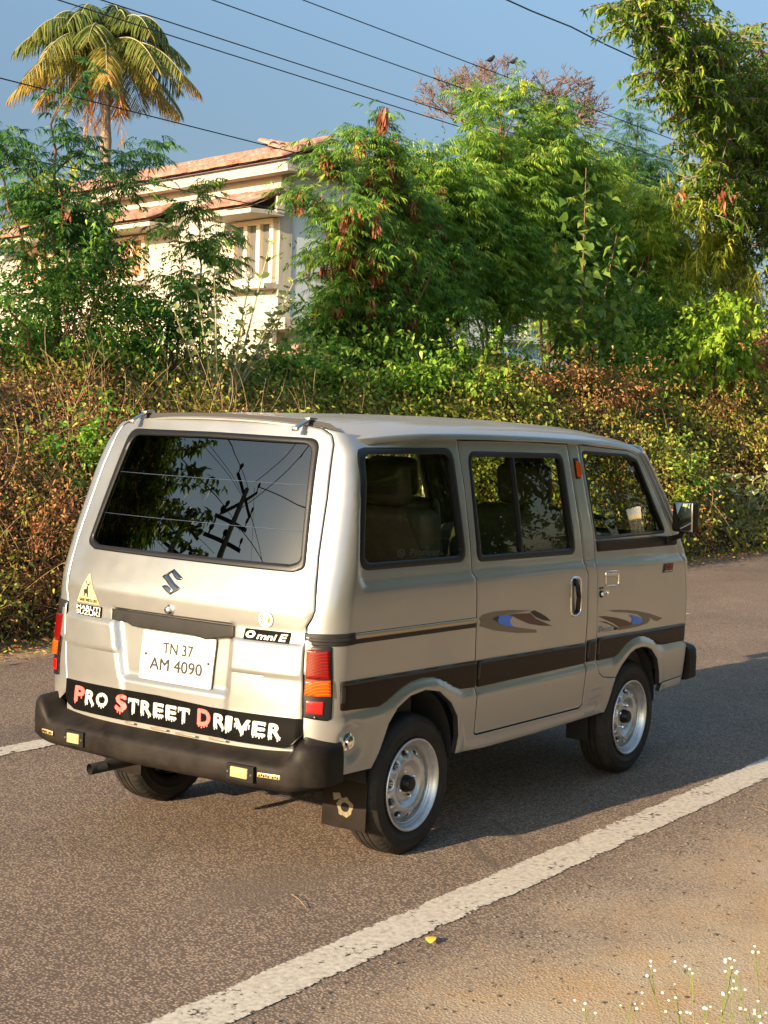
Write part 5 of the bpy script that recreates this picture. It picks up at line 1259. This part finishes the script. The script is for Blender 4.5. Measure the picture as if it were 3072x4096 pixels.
milkweed('milkweed with white flower heads on the bank at the right edge, above the road',(15.3,3.98,.03),[(14.1+i*.30,3.92+.10*math.sin(i*3),.62+.28*((i*7)%5)/4+.2*(i/9)) for i in range(10)],302,.15)
milkweed('single pale milkweed sprig poking out above the front of the van roof',(13.0,4.9,1.15),[(13.45,4.75,1.52),(13.65,4.8,1.50),(13.25,4.8,1.46)],303,.12)
milkweed('milkweed with pale flowers on the bank, glimpsed through the rear side window',(6.6,4.15,.4),[(6.5,4.0,1.35),(6.9,4.05,1.2),(6.2,4.0,1.15),(7.4,4.0,1.05)],304,.15)
# overhanging tree top right
rng=np.random.default_rng(55);root=empty('overhanging_tree',(23.5,6.4,0));tag(root,'large tree with long narrow leaves overhanging from the top right corner','tree');tw=Twigs();lv=Leaves();pd=Leaves()
b=np.array([23.5,6.4,0.]);tk=bezier(b,b+[-.2,0,4],np.array([22.6,6.2,8.2]),12);tw.add(tk,np.linspace(.22,.12,12),10)
def shoot(c,d,n,l):
    """drooping twig with alternate narrow leaflets"""
    P=bezier(c,c+d*l*.6+np.array([0,0,.08*l]),c+d*l+np.array([0,0,-.12*l]),7);tw.add(P,np.linspace(.010,.003,7),4)
    u=np.linspace(.15,1,n)*5.999;i0=u.astype(int);fr=(u-i0)[:,None];pp=P[i0]*(1-fr)+P[np.minimum(i0+1,6)]*fr
    s=unit(np.cross(d,[0,0,1.]));sg=np.where(np.arange(n)%2,1,-1)[:,None];dd=d*.5+s*sg*.8+rng.normal(size=(n,3))*.7+np.array([0,0,-.2]);return pp,dd
PP=[];DD=[]
blobs=[((18.6,6.0,6.9),(1.5,.8,.75),150),((16.5,6.0,7.35),(1.0,.7,.45),60),((15.9,6.0,7.3),(.75,.5,.5),46),((16.9,6.0,6.7),(.7,.5,.5),46),((19.8,6.1,6.3),(1.3,.8,.8),120),((18.0,6.0,6.0),(.6,.6,.55),40),((20.4,6.3,5.5),(1.2,.8,.7),110),((19.2,6.3,5.2),(.9,.7,.5),60),((21.4,6.5,7.2),(1.2,1,1.2),110),((20.6,6.2,6.6),(1.2,.8,.9),120),((17.3,6.0,6.7),(.8,.6,.6),60),((21.3,6.4,4.9),(1.1,.8,.7),90)]
for c,r,n in blobs:
    c=np.array(c);k=tk[min(11,6+int(rng.integers(0,6)))];tw.add(bezier(k,(k+c)/2+[0,0,.5],c,8),np.linspace(.06,.015,8),6)
    for _ in range(int(n*2.1)):
        p=c+unit(rng.normal(size=3))*rng.uniform(.2,1)**.5*np.array(r);d=unit(rng.normal(size=3)*[1,1,.5]+[-.15,-.2,-.1]);pp,dd=shoot(p,d,18,rng.uniform(.25,.5));PP.append(pp);DD.append(dd)
        if rng.uniform()<.014:
            m=10;pd.add(np.repeat(p[None],m,0)+rng.normal(size=(m,3))*.07,rng.normal(size=(m,3))*[.4,.4,0]+[0,0,-1],.17,.04,rng.uniform(.1,.9,m),'leaf',.1,rng)
PP=np.concatenate(PP);DD=np.concatenate(DD);n=len(PP);lv.add(PP,DD,rng.uniform(.07,.125,n),rng.uniform(.028,.046,n),np.clip(.38+.25*vnoise(PP[:,0],PP[:,2],2,9)+rng.normal(size=n)*.2,0,1),'leaf',.45,rng,.2)
tw.build('trunk',M['barkgrey'],root);lv.build('crown',M['neem'],root);pd.build('dry_leaf_cluster',M['pod'],root)
# bare tree on the skyline with two small birds
rng=np.random.default_rng(13);root=empty('bare_tree',(25.6,13.9,0));tag(root,'leafless reddish-brown tree on the skyline behind the tallest feathery tree','tree');tw=Twigs()
tips=[]
def bgrow(p,d,l,r,dep):
    q=p+d*l;tw.add(wob(rng,p,q,5,l*.09),np.linspace(r,r*.66,5),5 if dep<3 else 3)
    if dep>=8: tips.append(q);return
    n=3 if dep<7 else 2
    for _ in range(n):
        dd=unit(d+rng.normal(size=3)*[.62,.62,.36]+np.array([0,0,.12]));bgrow(q,dd,l*rng.uniform(.58,.80),max(.0095,r*.62),dep+1)
b=np.array([25.6,13.9,0.]);tw.add(wob(rng,b,b+[0,0,7.2],8,.1),np.linspace(.2,.13,8),8)
for a in range(4):
    d=unit(np.array([math.cos(a*1.57+.4)*.75,math.sin(a*1.57+.4)*.75,.75]));bgrow(b+[0,0,7.0],d,.90,.070,2)
tw.build('branches',M['baretwig'],root)
for k,(px,py,pz) in enumerate(((25.15,14.12,9.20),(25.6,13.82,9.22))):
    m=MB();bm=bmesh.new();bmesh.ops.create_uvsphere(bm,u_segments=12,v_segments=8,radius=1)
    Vs=[(px+v.co.x*.10*(1.0-.3*v.co.x),py+v.co.y*.05,pz+v.co.z*.055+v.co.x*.04) for v in bm.verts];Fs=[[v.index for v in f.verts] for f in bm.faces];bm.free();m.add(Vs,Fs)
    m.tube([(px+.06,py,pz+.05),(px+.11,py,pz+.085),(px+.14,py,pz+.09)],[.03,.032,.004],8);m.tube([(px-.06,py,pz-.02),(px-.20,py,pz-.07)],[.03,.012],6)
    o=m.build('bird',M['bird']);tag(o,['small dark bird perched on the bare tree, left of the pair','small dark bird perched on the bare tree, right of the pair'][k],'bird','birds on the bare tree')
# coconut palm
rng=np.random.default_rng(3);B0=np.array([39.2,39.5,0.]);root=empty('coconut_palm',tuple(B0));tag(root,'tall coconut palm with green and orange-brown fronds behind the house','palm tree');tw=Twigs()
top=np.array([39.46,40.0,14.95]);tr=bezier(B0,(B0+top)/2+[.3,0,0],top,18);tw.add(tr,.19+.03*np.sin(np.arange(18)*3)+np.linspace(.06,0,18),12);tw.build('trunk',M['barkgrey'],root)
RTv=np.array([RT_.x,RT_.y,RT_.z]);FWv=np.array([FW_.x,FW_.y,0]);tw=Twigs();lv=Leaves();dry=Leaves()
fr_=[]
for k in range(44):
    az=k*2.399+rng.normal()*.15;el=1.48-1.95*(k/43)**.85+rng.normal()*.08;L=rng.uniform(3.3,4.15)*(1 if k<36 else .8);fr_.append((az,el,L,k/43))
for az,el,L,age in fr_:
    d=np.array([math.cos(az)*math.cos(el),math.sin(az)*math.cos(el),math.sin(el)]);p0=top+d*.25;end=p0+d*L*.62+np.array([math.cos(az)*L*.30*max(.25,math.cos(el)),math.sin(az)*L*.30*max(.25,math.cos(el)),-L*(.46 if el>-.3 else .35)])
    P=bezier(p0,p0+d*L*.55,end,16);tw.add(P,np.linspace(.045,.010,16),4)
    n=84;u=np.linspace(.10,.995,n)*14.999;i0=u.astype(int);f=(u-i0)[:,None];pp=P[i0]*(1-f)+P[i0+1]*f;tan=unit(P[i0+1]-P[i0]);s=unit(np.cross(tan,[0,0,1.]));ll=.88*np.sin(np.clip(u/15,.06,.97)*math.pi)**.45
    tn=np.clip(.05+.50*age+rng.normal(size=n)*.10+.18*(rng.uniform()-.3)+.25*(u/15)**3,0,1)
    for sg in(-1,1): lv.add(pp,tan*.55+s*sg*.85+np.array([0,0,-.30])+rng.normal(size=(n,3))*.10,ll*rng.uniform(.85,1.1,n),.043,tn,'strip',.55,rng,.3)
for k in range(12):  # dead skirts along the trunk
    a=rng.uniform(0,6.28);p=top+np.array([math.cos(a)*.3,math.sin(a)*.3,-.2]);q=p+np.array([math.cos(a)*.45,math.sin(a)*.45,-rng.uniform(1.8,3.4)]);n=26;u=np.linspace(0,1,n)[:,None];pp=p*(1-u)+q*u
    lv.add(pp,rng.normal(size=(n,3))*[.35,.35,.1]+[0,0,-1],.6,.05,rng.uniform(.8,1,n),'strip',.1,rng)
tw.build('frond_ribs',M['palebark'],root);lv.build('crown',M['palm'],root)
nt=MB()
for k in range(7):
    a=k*.9;nt.lathe([(0,-.13),(.08,-.09),(.11,0),(.08,.09),(0,.13)],top+np.array([math.cos(a)*.3,math.sin(a)*.3,-.22-.1*(k%2)]),'z',10)
nt.build('coconuts',M['woodwin'],root)
# round tree beyond the house, far left
bush('distant_tree','small round green tree seen behind the lower house roof at the left','tree',(29.5,32.0,6.9),(1.5,1.5,1.3),5000,24,'yelleaf',.22,.11,'leaf',210,base=(29.5,32,0),tone=.3,r0=.06)
# flowering weeds close to the camera, bottom right
def weed(label,base,h,seed,n=12):
    rng=np.random.default_rng(seed);root=empty('flowering_weed',base);tag(root,label,'weed','white flowering weeds in the foreground');tw=Twigs();fl=MB();b=np.array(base,float);lv=Leaves()
    for k in range(n):
        a=rng.uniform(0,6.28);t_=b+np.array([math.cos(a)*h*.38*rng.uniform(.2,1),math.sin(a)*h*.38*rng.uniform(.2,1),h*rng.uniform(.72,1.05)]);S_=bezier(b,(b+t_)/2+[0,0,h*.12],t_,7);tw.add(S_,np.linspace(.0020,.0007,7),4)
        for j in range(4):
            q=S_[-1]+rng.normal(size=3)*[.016,.016,.012];tw.add(bezier(S_[-2],(S_[-2]+q)/2,q,4),.0006,3)
            r=rng.uniform(.0026,.0042);fl.lathe([(0,-r*.8),(r*.8,-r*.4),(r,.2*r),(r*.7,.7*r),(0,r*.9)],q,'z',8)
        for j in (1,2,3):
            m=3;lv.add(np.repeat(S_[j][None],m,0),rng.normal(size=(m,3)),.03,.005,rng.uniform(.3,.7,m),'strip',.3,rng)
    tw.build('stems',pbr('weed_stem',(.13,.17,.035),.7),root);fl.build('flower_heads',M['petal'],root);lv.build('foliage',M['yelleaf'],root)
# ---- house ----------------------------------------------------------------------------------
HR=empty('house',(20,15.6,0),math.atan2(-.28,.96));HR['local']=1;tag(HR,'two-storey cream house with terracotta tiled eaves behind the trees','house')
# local frame: +x into the house along the right wall, +y along the lit facade (to the left)
def hobj(mb,name,mat,parent=HR,smooth=False): return mb.build(name,mat,parent,smooth=smooth)
w=MB();w.box((.15,4.6,3.15),(.3,9.2,6.3));w.box((.15,11.8,2.6),(.3,5.2,5.2));w.box((6.0,.16,3.14),(11.4,.28,6.28),m=1);w.box((6.0,4.6,6.2),(11.6,9.0,.15));hobj(w,'wall',[M['plaster'],M['plasterw']])
c=MB();c.box((-.12,4.3,6.24),(.50,10.0,.16),.01);c.box((-.24,4.3,6.13),(.24,10.0,.06),.01);c.box((5.8,-.17,6.30),(11.6,.34,.22),.01);hobj(c,'cornice',M['plaster'])
def tiles(mb,x0,x1,z0,z1,y0,y1,rows,pitch=.21,axis='y'):
    """courses of half-round tiles; slope rises from x0,z0 to x1,z1"""
    n=int((y1-y0)/pitch);sl=math.hypot(x1-x0,z1-z0);dx,dz=(x1-x0)/sl,(z1-z0)/sl;nx,nz=-dz,dx
    rr=random.Random(int(y0*10)+3)
    for r in range(rows):
        a0=sl*r/rows-.03;a1=sl*(r+1)/rows+.04
        for i in range(n):
            yc=y0+(i+.5)*pitch+rr.uniform(-.01,.01);lift=.03+.012*(rows-r)*0+rr.uniform(0,.012);V=[];F=[];K=6
            for s,(aa,li) in enumerate(((a0,lift+.035),(a1,lift))):
                for k in range(K+1):
                    t=math.pi*k/K;rad=pitch*.48*(1.05-.12*s);u=rad*math.cos(t);h=rad*.75*math.sin(t)+li
                    X=x0+dx*aa+nx*h;Z=z0+dz*aa+nz*h
                    V.append((X,yc+u,Z) if axis=='y' else (yc+u,X,Z))
            for k in range(K): F.append((k,k+1,K+2+k,K+1+k))
            F.append(tuple(range(K+1)));mb.add(V,F)
    mb.add([((x0,y0,z0) if axis=='y' else (y0,x0,z0)),((x0,y1,z0) if axis=='y' else (y1,x0,z0)),((x1,y1,z1) if axis=='y' else (y1,x1,z1)),((x1,y0,z1) if axis=='y' else (y0,x1,z1))],[(0,1,2,3)])
t=MB();tiles(t,-.46,.70,6.30,6.80,-.75,9.2,3);tiles(t,-.32,.70,6.42,6.80,-.1,9.0,3,axis='x');
t.box((.80,4.3,6.80),(.25,9.8,.10),.03);rf_=hobj(t,'roof',M['tile'])
def window(y0,y1,z0,z1,n,mat='winglass',parent=HR):
    f=MB();th=.09
    f.box((-.03,(y0+y1)/2,z1-.05),(.14,y1-y0,.10),.005);f.box((-.03,(y0+y1)/2,z0+.05),(.14,y1-y0,.10),.005)
    for i in range(n+1):
        y=y0+.05+(y1-y0-.1)*i/n;f.box((-.035,y,(z0+z1)/2),(.13,.13,z1-z0-.2),.005)
    o=hobj(f,'window',M['winframe']);g=MB();g.box((.0,(y0+y1)/2,(z0+z1)/2),(.03,y1-y0-.1,z1-z0-.1));g.build('pane',M[mat],o,smooth=False)
    s=MB();s.box((-.16,(y0+y1)/2,z0-.07),(.36,y1-y0+.2,.10),.01);s.build('sill',M['plaster'],o,smooth=False)
window(.10,1.55,4.05,5.30,3);window(5.0,7.1,4.3,5.28,4,'woodwin');window(9.4,11.0,4.3,5.28,3,'woodwin');window(.3,1.6,1.3,2.6,3)
for y0,y1,z in ((-.15,1.85,5.36),(3.6,8.0,5.36),(9.0,12.0,5.36)):
    c=MB();c.box((-.40,(y0+y1)/2,z),(.80,y1-y0,.09),.01);c.box((-.10,y0+.03,z+.17),(.2,.10,.32),.01);cc=hobj(c,'window_canopy',M['plaster'])
    t=MB();tiles(t,-.82,-.02,z+.06,z+.42,y0,y1,2,.2);t.build('canopy_tiles',M['tile'],cc,smooth=False)
s=MB();s.box((-.10,-.60,3.2),(1.2,1.3,.22),.01);hobj(s,'balcony_slab',M['concrete'])
p=MB();p.box((-.02,.35,1.5),(.30,.22,3.0),.01);hobj(p,'corner_pillar',M['plaster'])
t=MB();tiles(t,-1.3,-.4,2.45,2.75,-3.6,-1.2,3);t.box((-.8,-2.4,2.38),(1.0,2.4,.10));hobj(t,'porch_roof',M['tile'])
# right wing with balustraded terrace
w=MB();w.box((8.6,-.02,1.62),(5.6,.34,3.2));hobj(w,'terrace_wall',M['bluewall'])
b=MB();b.box((8.6,-.10,3.28),(5.9,.5,.14),.01);b.box((8.6,-.10,3.92),(5.9,.30,.12),.01)
for i in range(8): b.box((5.8+i*.8,-.10,3.6),(.16,.2,.56),.01)
hobj(b,'terrace_rail',M['plasterw'])
for i in range(27):
    x=6.0+i*.2
    if i%4==3: continue
    m=MB();m.lathe([(.045,-.25),(.05,-.2),(.03,-.12),(.06,-.02),(.06,.05),(.025,.14),(.04,.22),(.045,.25)],(x,-.10,3.6),'z',10);hobj(m,'baluster',M['plasterw'],smooth=True)
w=MB();w.box((9.5,2.5,4.6),(4.0,.2,2.0));hobj(w,'upper_wall',M['plaster'])
# ---- overhead cables ------------------------------------------------------------------------
def cable(label,y,z,r,sag,x0=-9.0,x1=60.0,y0=7.5,y1=None,z0=None):
    y1=y if y1 is None else y1;z0=z+.3 if z0 is None else z0;P=[]
    for i in range(60):
        t=i/59;x=x0+(x1-x0)*t;P.append((x,np.interp(x,[x0,4,x1],[y0,y,y1]),np.interp(x,[x0,2,x1],[z0,z,z+.1])+sag*((2*t-1)**2-.35)*.5+(.03 if abs(x-16.4)<.7 and 'kinked' in label else 0)))
    m=MB();m.tube(P,r,6);o=m.build('power_cable',M['wire']);tag(o,label,'cable','overhead cables')
cable('thin overhead cable, third from the top where it leaves the left half of the sky',7.6,5.60,.0065,.25,z0=6.5)
cable('overhead cable running just below the third one, starting beside the palm fronds',7.6,5.47,.0065,.3,y0=7.0,z0=6.2)
cable('second highest overhead cable crossing the middle of the sky',7.6,5.98,.0065,.3,y0=7.3,z0=7.0)
cable('highest long overhead cable, ending behind the bare tree and feathery trees',7.6,6.33,.0065,.2,y0=7.8,z0=7.4)
cable('short kinked cable running into the overhanging tree at the top right',7.6,7.35,.011,.1,y0=7.6,z0=7.6)
cable('lowest overhead cable crossing the palm and the house roof',7.6,4.60,.0065,.35,y0=7.9,z0=5.6)
cable('faint slack cable hanging in front of the central trees',7.35,3.86,.006,.2,y0=8.0,z0=5.0)
# ---- poles and trees on the camera side, seen only as reflections in the van's glass ---------
def pole(x,y,h,label,arms,lean=0,seed=1,stay=False):
    root=empty('utility_pole',(x,y,0));tag(root,label,'pole','utility poles along the road');m=MB();m.tube([(x,y,0),(x+lean,y,h)],[.15,.11],8);m.build('pole',M['pole'],root)
    for z,l,a,pins in arms:
        c=MB();X=x+lean*z/h;R=Matrix.Rotation(a,3,'X');c.box((X,y,z),(.085,l,.085),.005,Matrix.Rotation(-.64,3,'Z')@R);ar=c.build('cross_arm',M['wire'],root)
        i=MB()
        for u in pins:
            p=Matrix.Rotation(-.64,3,'Z')@R@Vector((0,u*l,0));i.lathe([(0,0),(.03,.03),(.03,.10),(.075,.16),(.08,.22),(.04,.28),(0,.30)],(X+p.x,y+p.y,z+p.z+.04),'z',10)
        i.build('insulator',M['wire'],ar)
pole(-9.0,7.5,7.5,'concrete pole with crossed arms and insulators, mirrored in the rear window',[(7.3,1.7,.6,(-.48,.48)),(7.1,1.5,-.7,(-.45,.45)),(6.5,1.5,0,(-.4,.4)),(5.95,1.6,0,(-.42,.1,.42))],.12)
pole(-10.8,11.4,8.0,'second pole further away with forked insulator arms, mirrored in the rear window',[(7.6,1.6,.5,(-.45,.45)),(7.3,1.4,-.6,(-.45,.45)),(6.7,1.7,.25,(-.4,-.2,0,.4))],.1)
for i,(y,z,x,yy,zz) in enumerate(((7.2,7.6,-60,20,9),(6.9,7.6,-14,-20,10),(7.5,7.0,4,-14,9),(7.6,6.6,-20,-6,9.5),(7.3,7.8,2,-10,10),(7.4,7.2,-40,-2,10))):
    m=MB();P=[]
    for k in range(20):
        t=k/19;P.append((-9+(x+9)*t,y+(yy-y)*t,z+(zz-z)*t-1.6*math.sin(t*math.pi)*(1+.3*i/5)))
    m.tube(P,.014,5);o=m.build('power_cable',M['wire']);tag(o,'slack cable from the crossed-arm pole, mirrored in the rear window','cable','cables above the camera')
bush('roadside_tree','dark leafy tree mirrored at the left of the rear window','tree',(-4.9,9.5,5.4),(2.7,1.6,2.5),26000,110,'neem',.22,.10,'leaf',401,base=(-4.9,9.5,0),tone=.2,r0=.09,nst=14,ctone=.1)
for k,(x,y,r,h) in enumerate(((2.0,-13.5,3.2,7.0),(7.5,-13.0,3.4,8.0),(13.5,-13.5,3.8,9.0),(22.0,-14.5,5.5,13.0),(33,-16,6,16.0),(-3.5,-14.5,3.0,5.0))):
    bush('shade_tree',['broad shade tree across the near verge, mirrored in the rear side window','broad shade tree across the near verge, mirrored in the sliding door window','broad shade tree across the near verge, mirrored in the front door window','big shade tree far along the near verge, mirrored beside the wing mirror','tallest shade tree farthest along the near verge','shade tree across the near verge behind the camera'][k],'tree',(x,y,h*.62),(r,1.8,h*.55),34000,110,'neem',.20,.10,'leaf',410+k,base=(x,y,0),tone=.35,r0=.12,nst=8,group='shade trees along the near verge')
weed('tall sprays of tiny white flowers at the bottom right corner',(-1.05,-2.60,0),.50,501,9)
weed('low white flowering weed left of the corner, cut by the bottom edge',(-1.06,-2.38,0),.36,502,5)
weed('white flowering weed at the right edge of the bottom corner',(-.92,-2.72,0),.52,503,8)
for k,(x,y,r,h) in enumerate(((-1,-20,6,9),(9,-21,7,12),(20,-22,8,15),(34,-24,9,18))):  # second row of unseen trees, added to block bright sky from window reflections
    bush('distant_shade_tree',['distant broad tree across the fields, behind the first shade tree','distant broad tree across the fields, mirrored deep in the sliding door window','distant broad tree across the fields, mirrored deep in the front door window','tallest distant tree across the fields'][k],'tree',(x,y,h*.5),(r,2.2,h*.55),16000,90,'neem',.50,.30,'leaf',430+k,base=(x,y,0),tone=.15,r0=.15,nst=6,group='distant trees across the fields')
# fallen leaf, twigs and straws on the road
fl=Leaves();rg=np.random.default_rng(4);fl.add([(-.135,-1.30,.010)],[(.8,.5,.25)],.055,.036,[.5],'oval',.2,rg,.6);o=fl.build('fallen_leaf',M['dryleaf']);tag(o,'curled yellow leaf lying beside the white edge line','leaf')
for k,(x,y,l,a,lab) in enumerate(((1.25,-1.48,.17,.25,'dry straw on the verge nearest the yellowish dust'),(2.25,-1.50,.13,1.2,'short pale straw on the verge right of the edge line'),(2.0,-1.62,.15,-.2,'thin pale straw on the verge, middle of the three'),(-.1,-.78,.15,1.0,'pale straw lying on the road left of the edge line'))):
    m=MB();m.tube([(x,y,.006),(x+math.cos(a)*l*.5,y+math.sin(a)*l*.5,.012),(x+math.cos(a)*l,y+math.sin(a)*l,.006)],.0011,5);tag(m.build('straw',M['drystem']),lab,'straw','straws on the road')
rg=np.random.default_rng(16);lv=Leaves();N=2600;x=np.concatenate([rg.uniform(-1.5,9,N//2),rg.normal(3.1,.55,N//2)]);y=np.concatenate([-1.28-rg.uniform(0,1,N//2)**1.3*1.6,-1.75+rg.normal(size=N//2)*.16])
lv.add(np.stack([x,y,rg.uniform(.002,.008,N)],1),np.stack([rg.normal(size=N),rg.normal(size=N),rg.uniform(-.02,.12,N)],1),rg.uniform(.006,.035,N),rg.uniform(.002,.006,N),rg.uniform(0,.42,N),'leaf',0,rg,.8)
tag(lv.build('verge_litter',M['litter']),'dry leaf crumbs and twigs strewn on the near verge','leaf litter',kind='stuff')
rg=np.random.default_rng(6);pb=MB()
for k in range(900):
    x=rg.uniform(-1.5,8);y=-1.25-abs(rg.normal())*.55;r=rg.uniform(.002,.007);bm=bmesh.new();bmesh.ops.create_icosphere(bm,subdivisions=1,radius=r)
    pb.add([(x+v.co.x*rg.uniform(.7,1.2),y+v.co.y,.001+r*.3+v.co.z*.6) for v in bm.verts],[[v.index for v in f.verts] for f in bm.faces],int(rg.integers(0,2)));bm.free()
tag(pb.build('gravel',[pbr('grey_pebble',(.16,.13,.11),.9),pbr('dark_pebble',(.06,.045,.035),.9)]),'loose gravel scattered over the near verge','gravel',kind='stuff')
# ---- light ----------------------------------------------------------------------------------
SUN=Vector((-.949,.122,.306)).normalized()
sd=bpy.data.lights.new('sun','SUN');sd.energy=5.0;sd.angle=math.radians(.53);sd.color=(1,.77,.51)
so=bpy.data.objects.new('sun',sd);COL.objects.link(so);so.rotation_euler=SUN.to_track_quat('Z','Y').to_euler();so.location=(-8,3,12)
w=bpy.data.worlds.new('World');scene.world=w;w.use_nodes=True;N=w.node_tree.nodes;L=w.node_tree.links;N.clear()
sky=N.new('ShaderNodeTexSky');sky.sky_type='NISHITA';sky.sun_disc=False;sky.sun_elevation=math.asin(SUN.z)
sky.sun_rotation=math.atan2(SUN.x,SUN.y)
sky.air_density=1.3;sky.dust_density=1.2;sky.ozone_density=3.0
bg=N.new('ShaderNodeBackground');bg.inputs[1].default_value=.115;wo=N.new('ShaderNodeOutputWorld')
tc=N.new('ShaderNodeTexCoord');sx=N.new('ShaderNodeSeparateXYZ');L.new(tc.outputs['Generated'],sx.inputs[0])
# a slate-blue bank of haze low in the sky opposite the sun
def mr(x,a,b_,c=0,d=1):
    n=N.new('ShaderNodeMapRange');n.interpolation_type='SMOOTHSTEP';n.inputs[1].default_value=a;n.inputs[2].default_value=b_;n.inputs[3].default_value=c;n.inputs[4].default_value=d;L.new(x,n.inputs[0]);return n.outputs[0]
dt=N.new('ShaderNodeVectorMath');dt.operation='DOT_PRODUCT';dt.inputs[1].default_value=(.82,.57,0);L.new(tc.outputs['Generated'],dt.inputs[0])
k=N.new('ShaderNodeMath');k.operation='MULTIPLY';L.new(mr(dt.outputs['Value'],-.1,.75),k.inputs[0]);L.new(mr(sx.outputs[2],.75,.15),k.inputs[1])
r=N.new('ShaderNodeMix');r.data_type='RGBA'
lo=N.new('ShaderNodeMix');lo.data_type='RGBA';lo.inputs[6].default_value=(.30,.31,.37,1);lo.inputs[7].default_value=(.47,.47,.50,1);L.new(mr(sx.outputs[2],.08,.36),lo.inputs[0])
r.inputs[6].default_value=(1.15,1.1,1.0,1);L.new(lo.outputs[2],r.inputs[7]);L.new(k.outputs[0],r.inputs[0])
mx=N.new('ShaderNodeMix');mx.data_type='RGBA';mx.blend_type='MULTIPLY';mx.inputs[0].default_value=1
L.new(sky.outputs[0],mx.inputs[6]);L.new(r.outputs[2],mx.inputs[7]);L.new(mx.outputs[2],bg.inputs[0]);L.new(bg.outputs[0],wo.inputs[0])
scene.view_settings.view_transform='Standard';scene.view_settings.look='None';scene.view_settings.gamma=1;scene.view_settings.exposure=1.45
scene.cycles.max_bounces=8;scene.cycles.transparent_max_bounces=16;scene.cycles.caustics_reflective=False;scene.cycles.caustics_refractive=False
scene.cycles.sample_clamp_indirect=6
